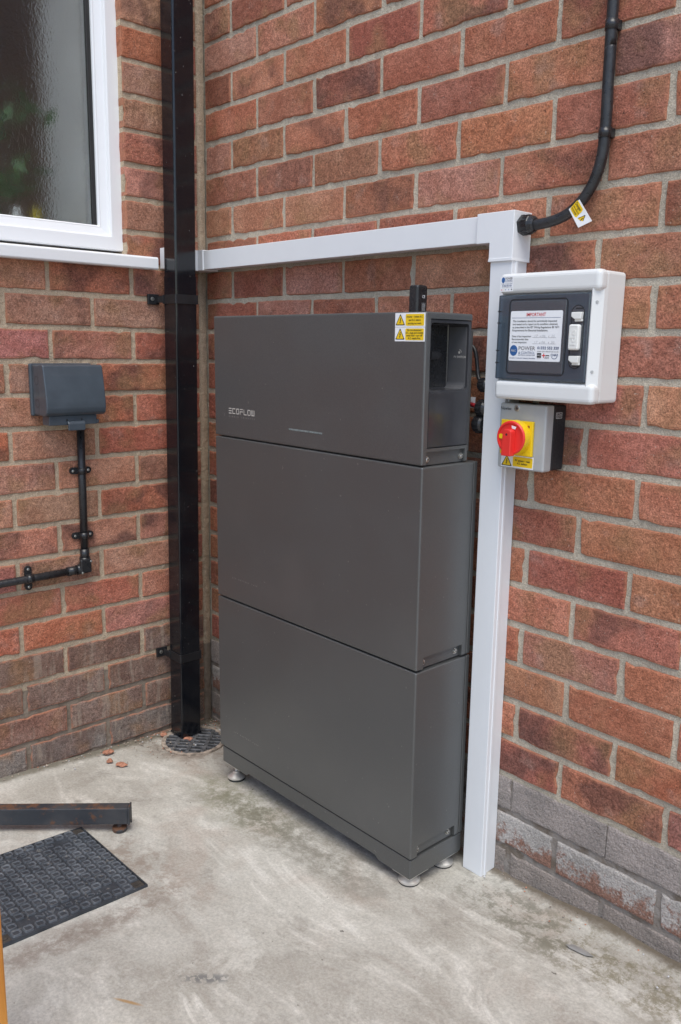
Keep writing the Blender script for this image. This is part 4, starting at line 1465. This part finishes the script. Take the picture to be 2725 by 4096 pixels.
for zt, lines in ((1.2868, ('Inverter – Isolate A.C.', 'and D.C. before', 'carrying out work.')), (1.2605, ('Do not disconnect', 'D.C. plugs and sockets', 'under load – turn off', 'A.C. supply first.'))):
    pls = plane_r(0.9620, BF, zt)
    b = MB('paper')
    b.rect(pls, 0, 0, 0.0765, 0.0258, 0.0003)
    b.mat('ylabel').rect(pls, 0.0270, 0.0022, 0.0735, 0.0236, 0.0005, 0.0025)
    b.mat('ink')
    n = len(lines)
    for i, s in enumerate(lines):
        w = {'Inverter – Isolate A.C.': 0.041, 'and D.C. before': 0.030, 'carrying out work.': 0.035, 'Do not disconnect': 0.036, 'D.C. plugs and sockets': 0.0445, 'under load – turn off': 0.040, 'A.C. supply first.': 0.032}[s]
        pitch = 0.0060 if n == 3 else 0.0049
        b.text(s, pls, 0.0502, 0.0129 + (n / 2 - 1 - i) * pitch + 0.0012, w, 0.0036, 'C', bold=0.018, lift=0.0008)
    warn_triangle(b, pls, 0.0135, 0.0135, 0.0220, 0.0005)
    b.build('warning_label', inv)
# --- two battery packs
for zb, ztop in ((0.6200, 1.0270), (0.2075, 0.6165)):
    b = MB('cabinet')
    b.box((BX0, BF - 0.0005, zb), (BX1, -0.0610, ztop), 0.0034, 3)
    pk = b.build('battery_pack', bat)
    bool_cut(pk, [MB('cabinet').box((BX1 - 0.008, -0.1955, zb - 0.02), (BX1 + 0.1, -0.0765, zb + 0.0255))])
    b = MB('cabinet')
    b.box((BX0 + 0.001, -0.0598, zb), (BX1 - 0.001, -0.0480, ztop), 0.0018, 2)
    b.build('rear_cover', pk)
    for y_ in (-0.1900, -0.0905):
        screw_x(pk, y_, zb + 0.0125, BX1 - 0.0078)
    b = MB('silverdim')
    for i, ch in enumerate('LFP BATTERY PACK'):
        if ch != ' ':
            b.text(ch, plane_r(0, BF - 0.0005, 0), 0.4200 + 0.0067 * i, zb + 0.0560, None, 0.0036, lift=0.0004, bold=0.01)
    b.build('lettering', pk)
for za, zb in ((1.0272, 1.0293), (0.6167, 0.6198), (0.2047, 0.2073)):
    MB('black').box((BX0 + 0.012, -0.204, za), (BX1 - 0.012, -0.085, zb)).build('stacking_rail', bat)
# --- plinth and feet
PZ0, PZ1 = 0.1600, 0.2045
b = MB('cabinet')
b.box((BX0 + 0.008, -0.2125, PZ0), (BX1 - 0.003, -0.0480, PZ1), 0.0022, 2)
pli = b.build('plinth', bat)
bool_cut(pli, [MB('cabinet').prism([(0.466, 0.10), (0.948, 0.10), (0.948, PZ0), (0.938, 0.1690), (0.476, 0.1690), (0.466, PZ0)], 1, -0.4, 0.1)])
for xa, xb in ((0.366, 0.43), (0.985, 1.036)):
    for ya, yb in ((-0.2085, -0.150), (-0.110, -0.052)):
        MB('alu').box((xa, ya, PZ0 - 0.0035), (xb, yb, PZ0 - 0.0003)).build('foot_plate', pli)
for fx in (0.383, 1.0125):
    for fy in (-0.1840, -0.0760):
        g = gz(fx, fy) + 0.0005
        b = MB('alu')
        b.lathe((fx, fy, g + 0.0055), (0, 0, 1), [(0.0232, 0), (0.0240, 0.002), (0.0235, 0.0055), (0.0120, 0.0130), (0.0100, 0.0145), (0.0100, 0.0190), (0.0050, 0.0195), (0.0050, PZ0 - g - 0.006)], 32)
        ft = b.build('levelling_foot', bat)
        MB('rubber').lathe((fx, fy, g), (0, 0, 1), [(0.0222, 0), (0.0226, 0.0054)], 32).build('foot_pad', ft)

# data dongle on top
dg_ = thing('data_dongle', (0.914, -0.100, 1.3145), 'short black data stick with white print standing on the battery cabinet', 'dongle')
b = MB('satin')
b.box((0.9005, -0.1160, 1.3147), (0.9255, -0.0840, 1.3725), 0.0055, 4)
b.build('body', dg_)
PDG = plane_x(0.9255, -0.1120, 1.3180)
b = MB('paper')
for zz in range(4):
    pass
b.text('CE', PDG, 0.0100, 0.0290, 0.0085, 0.0060, lift=0.0003)
for i in range(5):
    b.mat('pencil').rect(PDG, 0.0100 + 0.0022 * i, 0.004, 0.0107 + 0.0022 * i, 0.020 - 0.002 * (i % 2), 0.0003)
b.build('lettering', dg_)

# plugs and leads between cabinet and trunking
pg = [((1.060, -0.052, 1.1790), 0.0135, 'topmost small round black cable plug half hidden behind the white trunking'),
      ((1.060, -0.054, 1.1330), 0.0165, 'middle ribbed black cable plug with a red sleeve beside the white trunking'),
      ((1.055, -0.054, 1.1010), 0.0180, 'lowest large black cable plug behind the white trunking')]
for i, ((px, py, pz), pr, lab) in enumerate(pg):
    t = thing('cable_plug', (px, py + 0.02, pz), lab, 'cable plug', 'round plugs behind the trunking')
    b = MB('satin')
    px -= 0.016
    b.lathe((px - 0.012, py + 0.012, pz), (1, 0, 0), [(pr * 0.72, 0), (pr * 0.95, 0.004), (pr, 0.008), (pr, 0.020), (pr * 0.8, 0.024)], 20)
    for k in range(14):
        a = 2 * math.pi * k / 14
        q = Vector((px - 0.004, py + 0.012 + pr * math.cos(a), pz + pr * math.sin(a)))
        b.box(q - Vector((0.003, 0.0009, 0.0009)), q + Vector((0.010, 0.0009, 0.0009)))
    b.build('body', t)
    b = MB('sheath')
    b.tube([(px + 0.008, py + 0.014, pz), (px + 0.03, py + 0.03, pz - 0.02), (px + 0.035, py + 0.042, pz - 0.10)], 0.005, 10)
    b.build('lead', t)
    if i == 0:
        b = MB('sheath')
        b.tube(smooth([(0.985, -0.035, 1.262), (1.006, -0.033, 1.252), (1.0145, -0.033, 1.236), (1.0195, -0.034, 1.215), (1.0260, -0.037, 1.193), (1.036, -0.040, 1.184)], 4), 0.0042, 10)
        b.build('loop', t)
    if i == 1:
        b = MB('paper')
        b.box((1.008, -0.036, 1.1310), (1.0195, -0.0345, 1.1530), 0.0003, 1)
        b.build('tag', t)
        b = MB('sheath_red')
        b.cyl((1.012, -0.041, pz + 0.006), (1.034, -0.042, pz + 0.002), 0.0045, 12)
        b.build('sleeve', t)

# ------------------------------------------------------------------ weatherproof socket and conduit
skt = thing('outdoor_socket', (0.05, -0.452, 1.045), 'slate grey weatherproof socket box with a closed lid on the left brick wall', 'socket')
b = MB('socket')
b.box((0.0, -0.532, 1.0625), (0.012, -0.366, 1.1935), 0.0045, 3)
b.build('gasket_plate', skt)
b = MB('socket')
b.box((0.0122, -0.527, 1.0660), (0.074, -0.372, 1.1900), 0.004, 3)
bx = b.build('back_box', skt)
for z in (1.152, 1.096):
    b = MB('black')
    n = 20
    o_ = [(0.0385 + 0.0105 * math.cos(2 * math.pi * k / n), z + 0.0105 * math.sin(2 * math.pi * k / n)) for k in range(n)]
    i_ = [(0.0385 + 0.0096 * math.cos(2 * math.pi * k / n), z + 0.0096 * math.sin(2 * math.pi * k / n)) for k in range(n)]
    b.add([(x, -0.5274, zz) for x, zz in o_ + i_], [(k, (k + 1) % n, (k + 1) % n + n, k + n) for k in range(n)])
    b.build('knockout', bx)
prof = [(0.060, 1.1915), (0.0800, 1.1915), (0.0850, 1.1885), (0.0905, 1.165), (0.0960, 1.130), (0.0995, 1.100), (0.1000, 1.085), (0.0970, 1.074), (0.0880, 1.0670), (0.060, 1.0665)]
b = MB('socket')
b.prism(prof, 1, -0.5305, -0.3735, 0.0028, 3)
ld = b.build('lid', skt)
b = MB('socket')
b.text('click', (Vector((0.0994, -0.4450, 1.0870)), Vector((0, 1, 0)), Vector((-0.12, 0, 0.99)).normalized(), Vector((0.99, 0, 0.12)).normalized()), 0, 0, 0.0320, 0.0075, lift=0.0001, emboss=0.0007)
b.build('lettering', ld)
b = MB('socket')
b.box((0.045, -0.5195, 1.0430), (0.0840, -0.3930, 1.0668), 0.0015, 2)
b.cyl((0.081, -0.3930, 1.0490), (0.081, -0.3885, 1.0490), 0.0055, 12)
b.build('hinge_skirt', skt)
b = MB('socket')
b.prism([(0.080, 1.0535), (0.0925, 1.0525), (0.0960, 1.0470), (0.0950, 1.0300), (0.0910, 1.0290), (0.0895, 1.0450), (0.080, 1.0470)], 1, -0.4745, -0.4295, 0.0018, 2)
b.build('latch', skt)
for y_ in (-0.4735, -0.4345):
    MB('black').box((0.0835, y_ - 0.0016, 1.0515), (0.0846, y_ + 0.0016, 1.0585)).build('latch_slot', skt)

con = thing('conduit', (0.0135, -0.405, 0.645), 'round black conduit running down from the grey socket and away along the left wall', 'conduit')
CXc = 0.0145
b = MB('sheath')
b.tube([(CXc, -0.4055, 1.05), (CXc, -0.4085, 0.690)], 0.0100, 16)
b.tube([(CXc, -0.4330, 0.6465), (CXc, -0.56, 0.6450), (CXc, -1.4, 0.638)], 0.0100, 16)
b.build('tube', con)
b = MB('satin')
b.tube([(CXc, -0.4085, 0.702), (CXc, -0.4088, 0.672)], 0.0122, 16)
b.tube([(CXc, -0.4270, 0.6468), (CXc, -0.4600, 0.6462)], 0.0122, 16)
arc_ = [(CXc, -0.4088, 0.6790)] + [(CXc, -0.4330 + 0.0242 * math.cos(R(a)), 0.6720 - 0.0252 + 0.0252 * 0 + 0.0252 * (1 - math.sin(R(a))) + 0.0) for a in (0, 20, 40, 60, 80, 90)]
arc_ = [(CXc, -0.4088, 0.6790), (CXc, -0.4088, 0.6700), (CXc, -0.4110, 0.6590), (CXc, -0.4170, 0.6510), (CXc, -0.4260, 0.6472), (CXc, -0.4340, 0.6467)]
b.tube(arc_, 0.0140, 16)
el = b.build('inspection_elbow', con)
b = MB('satin')
b.box((CXc + 0.009, -0.4280, 0.6375), (CXc + 0.0155, -0.3965, 0.6760), 0.004, 3)
b.build('elbow_cover', el)
def small_screw(parent, p, nrm=(1, 0, 0), r_=0.0034):
    s = MB('zinc').lathe(p, nrm, [(r_, 0), (r_ * 0.9, 0.0016), (r_ * 0.4, 0.0022)], 12)
    s.build('screw', parent)
small_screw(el, (CXc + 0.0152, -0.3985, 0.6690))
small_screw(el, (CXc + 0.0152, -0.4235, 0.6400))
for (yc, zc, horiz) in ((-0.4065, 0.9135, True), (-0.4078, 0.7385, True), (-0.5615, 0.6450, False)):
    b = MB('satin')
    if horiz:
        b.tube([(CXc, yc, zc - 0.0085), (CXc, yc, zc + 0.0085)], 0.0120, 18)
        b.box((0.001, yc - 0.0120, zc - 0.0085), (CXc, yc + 0.0120, zc + 0.0085), 0.001)
        for s in (-1, 1):
            b.cyl((0.001, yc + s * 0.0215, zc), (0.0065, yc + s * 0.0215, zc), 0.0088, 16)
            b.box((0.001, yc + min(s * 0.0215, s * 0.008), zc - 0.0088), (0.0064, yc + max(s * 0.0215, s * 0.008), zc + 0.0088))
    else:
        b.tube([(CXc, yc - 0.0085, zc), (CXc, yc + 0.0085, zc)], 0.0120, 18)
        b.box((0.001, yc - 0.0085, zc - 0.0120), (CXc, yc + 0.0085, zc + 0.0120), 0.001)
        for s in (-1, 1):
            b.cyl((0.001, yc, zc + s * 0.0235), (0.0065, yc, zc + s * 0.0235), 0.0092, 16)
            b.box((0.001, yc - 0.0092, zc + min(s * 0.0235, s * 0.008)), (0.0064, yc + 0.0092, zc + max(s * 0.0235, s * 0.008)))
    sd = b.build('saddle', con)
    for s in (-1, 1):
        small_screw(sd, (0.0066, yc + (s * 0.0215 if horiz else 0), zc + (0 if horiz else s * 0.0235)), r_=0.0038)

# ------------------------------------------------------------------ manhole cover
MX0, MX1, MY0, MY1 = 0.3770, 0.6840, -0.9235, -0.6165
mcx, mcy = (MX0 + MX1) / 2, (MY0 + MY1) / 2
zc = gz(mcx, mcy) + 0.0055
nx_, ny_ = -0.036, 0.045
nv = Vector((nx_, ny_, 1)).normalized()
ax = Vector((1, 0, 0.036)).normalized()
ay = nv.cross(ax)
mm = Matrix(((ax.x, ay.x, nv.x, mcx), (ax.y, ay.y, nv.y, mcy), (ax.z, ay.z, nv.z, zc), (0, 0, 0, 1)))
man = thing('manhole_cover', (mcx, mcy, zc), 'square black inspection cover with a raised block tread set in the concrete', 'manhole cover')
Hh = (MX1 - MX0) / 2
b = MB('cast')
b.box((-Hh + 0.004, -Hh + 0.004, -0.012), (Hh - 0.004, Hh - 0.004, 0.0), 0.001, 1, mm)
b.build('lid', man)
b = MB('cast')
for a, c, d, e in ((-Hh, -Hh, Hh, -Hh + 0.003), (-Hh, Hh - 0.003, Hh, Hh), (-Hh, -Hh + 0.003, -Hh + 0.003, Hh - 0.003), (Hh - 0.003, -Hh + 0.003, Hh, Hh - 0.003)):
    b.box((a, c, -0.012), (d, e, 0.0006), 0.0, 1, mm)
b.build('frame', man)
b = MB('castpad')
NC = 13
cell = (2 * Hh - 0.008) / NC
for i in range(NC):
    for j in range(NC):
        if (i in (0, NC - 1)) and (j in (0, NC - 1)):
            continue
        cx_, cy_ = -Hh + 0.004 + cell * (i + 0.5), -Hh + 0.004 + cell * (j + 0.5)
        if i in (1, NC - 2) and 1 < j < NC - 2:
            continue
        s = cell * 0.40
        rr_ = s * 0.3
        # hollow-topped block: raised rim round a lower middle
        vs = []
        for k_, zz in ((1.0, 0.0), (0.92, 0.0038), (0.74, 0.0038), (0.64, 0.0020)):
            q = s * k_
            c_ = q * 0.28
            for (px, py) in ((-q + c_, -q), (q - c_, -q), (q, -q + c_), (q, q - c_), (q - c_, q), (-q + c_, q), (-q, q - c_), (-q, -q + c_)):
                vs.append(mm @ Vector((cx_ + px, cy_ + py, zz)))
        fs = [(r0 * 8 + t, r0 * 8 + (t + 1) % 8, (r0 + 1) * 8 + (t + 1) % 8, (r0 + 1) * 8 + t) for r0 in range(3) for t in range(8)] 
        b.mat('castpad').add(vs, fs)
        b.mat('cast').add(vs[24:32], [tuple(range(8))])
b.build('tread_pattern', man)['kind'] = 'stuff'
b = MB('castpad')
xr = Hh - 0.004 - cell * 1.5
pm = (mm @ Vector((xr - 0.0055, 0.0, 0.0)), -ay, ax, nv)
b.text('POLYDRAIN', pm, 0.0, 0.0, 0.135, 0.0125, 'C', lift=0.0, emboss=0.0022)
b.build('raised_lettering', man)
b = MB('castpad')
pm = (mm @ Vector((-xr + 0.0055, 0.0, 0.0)), ay, -ax, nv)
b.text('POLYDRAIN', pm, 0.0, 0.0, 0.135, 0.0125, 'C', lift=0.0, emboss=0.0022)
b.build('raised_lettering', man)
for sx in (-1, 1):
    for sy in (-1, 1):
        b = MB('castdirt')
        cx_, cy_ = sx * (Hh - 0.004 - cell / 2), sy * (Hh - 0.004 - cell / 2)
        b.box((cx_ - cell * 0.48, cy_ - cell * 0.48, -0.004), (cx_ + cell * 0.48, cy_ + cell * 0.48, 0.0006), 0.001, 1, mm)
        b.cyl(mm @ Vector((cx_, cy_, 0.0)), mm @ Vector((cx_, cy_, 0.0022)), 0.0065, 12)
        b.build('corner_fixing', man)

# ------------------------------------------------------------------ steel bar lying past the cover
e0, e1 = Vector((-0.12, -1.240, 0)), Vector((0.4650, -0.5400, 0))
da = (e1 - e0).normalized()
pa = Vector((-da.y, da.x, 0))
e0 = e1 - da * 0.95
bz = 0.1475
bmx = Matrix(((da.x, pa.x, 0, e0.x), (da.y, pa.y, 0, e0.y), (0, 0, 1, bz), (0, 0, 0, 1)))
bar = thing('steel_bar', (e1.x - 0.2, e1.y - 0.2, bz - 0.02), 'rusty dark steel box bar on small feet lying beside the square black cover', 'steel bar')
b = MB('rust'); b.box((0, 0, 0), (0.947, 0.027, 0.0405), 0.002, 2, bmx); b.build('box_section', bar)
b = MB('rust'); b.box((0.9472, -0.0012, -0.0010), (0.9512, 0.0282, 0.0415), 0.0008, 1, bmx)
b.box((0.9512, 0.012, -0.003), (0.9540, 0.016, 0.006), 0.0008, 1, bmx); b.build('end_plate', bar)
for u in (0.925, 0.06):
    q = bmx @ Vector((u, 0.0135, 0))
    g = gz(q.x, q.y) + 0.001
    b = MB('rust'); b.lathe((q.x, q.y, g), (0, 0, 1), [(0.0165, 0), (0.0175, 0.006), (0.0165, 0.009), (0.006, 0.010), (0.006, bz - g)], 20); b.build('foot', bar)

# ------------------------------------------------------------------ timber post at the left edge of view
post = thing('timber_post', (0.97, -1.05, gz(0.97, -1.05)), 'orange varnished timber post standing beside the black inspection cover', 'post')
b = MB('wood')
b.box((0.9420, -1.0770, gz(0.97, -1.05) - 0.002), (0.9976, -1.0210, 1.25), 0.003, 2)
b.build('shaft', post)
b = MB('wood')
b.box((0.9360, -1.0830, 1.2505), (1.0036, -1.0150, 1.27), 0.004, 2)
b.build('post_cap', post)

# ------------------------------------------------------------------ loose bits
def chunk(name, x, y, r_, mat, label, cat, group=None, flat=0.55, seed=1, stretch=1.0, ang=0.0):
    bm = bmesh.new()
    bmesh.ops.create_icosphere(bm, subdivisions=2, radius=r_)
    for v in bm.verts:
        k = 1 + 0.45 * mnoise.noise(v.co / r_ * 1.3 + Vector((seed * 7.1, 0, 0)))
        v.co *= k
        v.co.x *= stretch
        v.co.z *= flat
    bm.transform(Matrix.Rotation(ang, 4, 'Z'))
    zmin = min(v.co.z for v in bm.verts)
    bm.transform(Matrix.Translation((x, y, gz(x, y) + 0.0015 - zmin - r_ * 0.12)))
    b = MB(mat)
    b.addbm(bm)
    return tag(b.build(name), label, cat, group)
chips = [(0.030, -0.190, 0.0110, 'pinkish brick chip against the wall foot left of the drain grate', 1.0),
         (0.0418, -0.3765, 0.0120, 'largest orange brick chip lying at the foot of the left wall', 1.3),
         (0.0935, -0.3987, 0.0085, 'small round brown brick chip nearest the rusty steel bar', 1.1),
         (0.1337, -0.3853, 0.0105, 'flat orange brick chip farthest out from the left wall', 1.7)]
for i, (x, y, r_, lab, stch) in enumerate(chips):
    chunk('brick_chip', x, y, r_, 'chip', lab, 'brick chip', 'brick chips by the left wall', 0.5, i + 2, stch, 0.8 + i)
chunk('brick_chip', 0.100, -0.150, 0.010, 'chip', 'orange brick chip caught on the grate under the downpipe mouth', 'brick chip', 'brick chips by the left wall', 0.5, 11, 1.8, 0.6)
chunk('stone_flake', 1.386, -0.106, 0.0075, 'slate', 'thin grey stone flake lying on the concrete near the right wall', 'stone', None, 0.3, 4, 3.2, 0.12)
gr = MB('grit')
rg = random.Random(5)
for i in range(520):
    if i < 330:
        x, y = abs(rg.gauss(0.0, 0.09)) + 0.004, -abs(rg.gauss(0.0, 0.16)) - 0.004
    elif i < 430:
        x, y = abs(rg.gauss(0, 0.018)) + 0.004, rg.uniform(-0.9, -0.1)
    else:
        x, y = rg.uniform(1.1, 1.9), -abs(rg.gauss(0, 0.03)) - 0.006
    s = rg.uniform(0.0010, 0.0032) * (1.5 if rg.random() < 0.1 else 1)
    gr.mat('chip' if rg.random() < 0.2 else ('pencil' if rg.random() < 0.18 else 'grit'))
    c = Vector((x, y, gz(x, y) + s * 0.5 + 0.002))
    d = [Vector((rg.uniform(0.6, 1.2) * s, 0, 0)), Vector((0, rg.uniform(0.6, 1.2) * s, 0)), Vector((0, 0, rg.uniform(0.5, 0.9) * s))]
    gr.add([c + d[0], c - d[0], c + d[1], c - d[1], c + d[2], c - d[2]], [(0, 2, 4), (2, 1, 4), (1, 3, 4), (3, 0, 4), (2, 0, 5), (1, 2, 5), (3, 1, 5), (0, 3, 5)])
tag(gr.build('grit', origin=(0, 0, 0)), 'loose grit and mortar crumbs scattered along the foot of the walls', None, None, 'stuff')

# ------------------------------------------------------------------ nothing here stands quite plumb
def lean(objs, k, z0):
    for o in objs:
        w = WOFF[o.name]
        if o.type == 'MESH':
            o.data.transform(Matrix(((1, 0, -k, k * (z0 - w.z)), (0, 1, 0, 0), (0, 0, 1, 0), (0, 0, 0, 1))))
def tree_of(o):
    return [c for c in COL.objects if c.parent is not None and (c.parent == o or c.parent.parent == o)]
lean(tree_of(bat), 0.0085, 1.3145)
lean([c for c in tree_of(tr) if c.name.startswith('vertical_run')], 0.0060, 1.412)
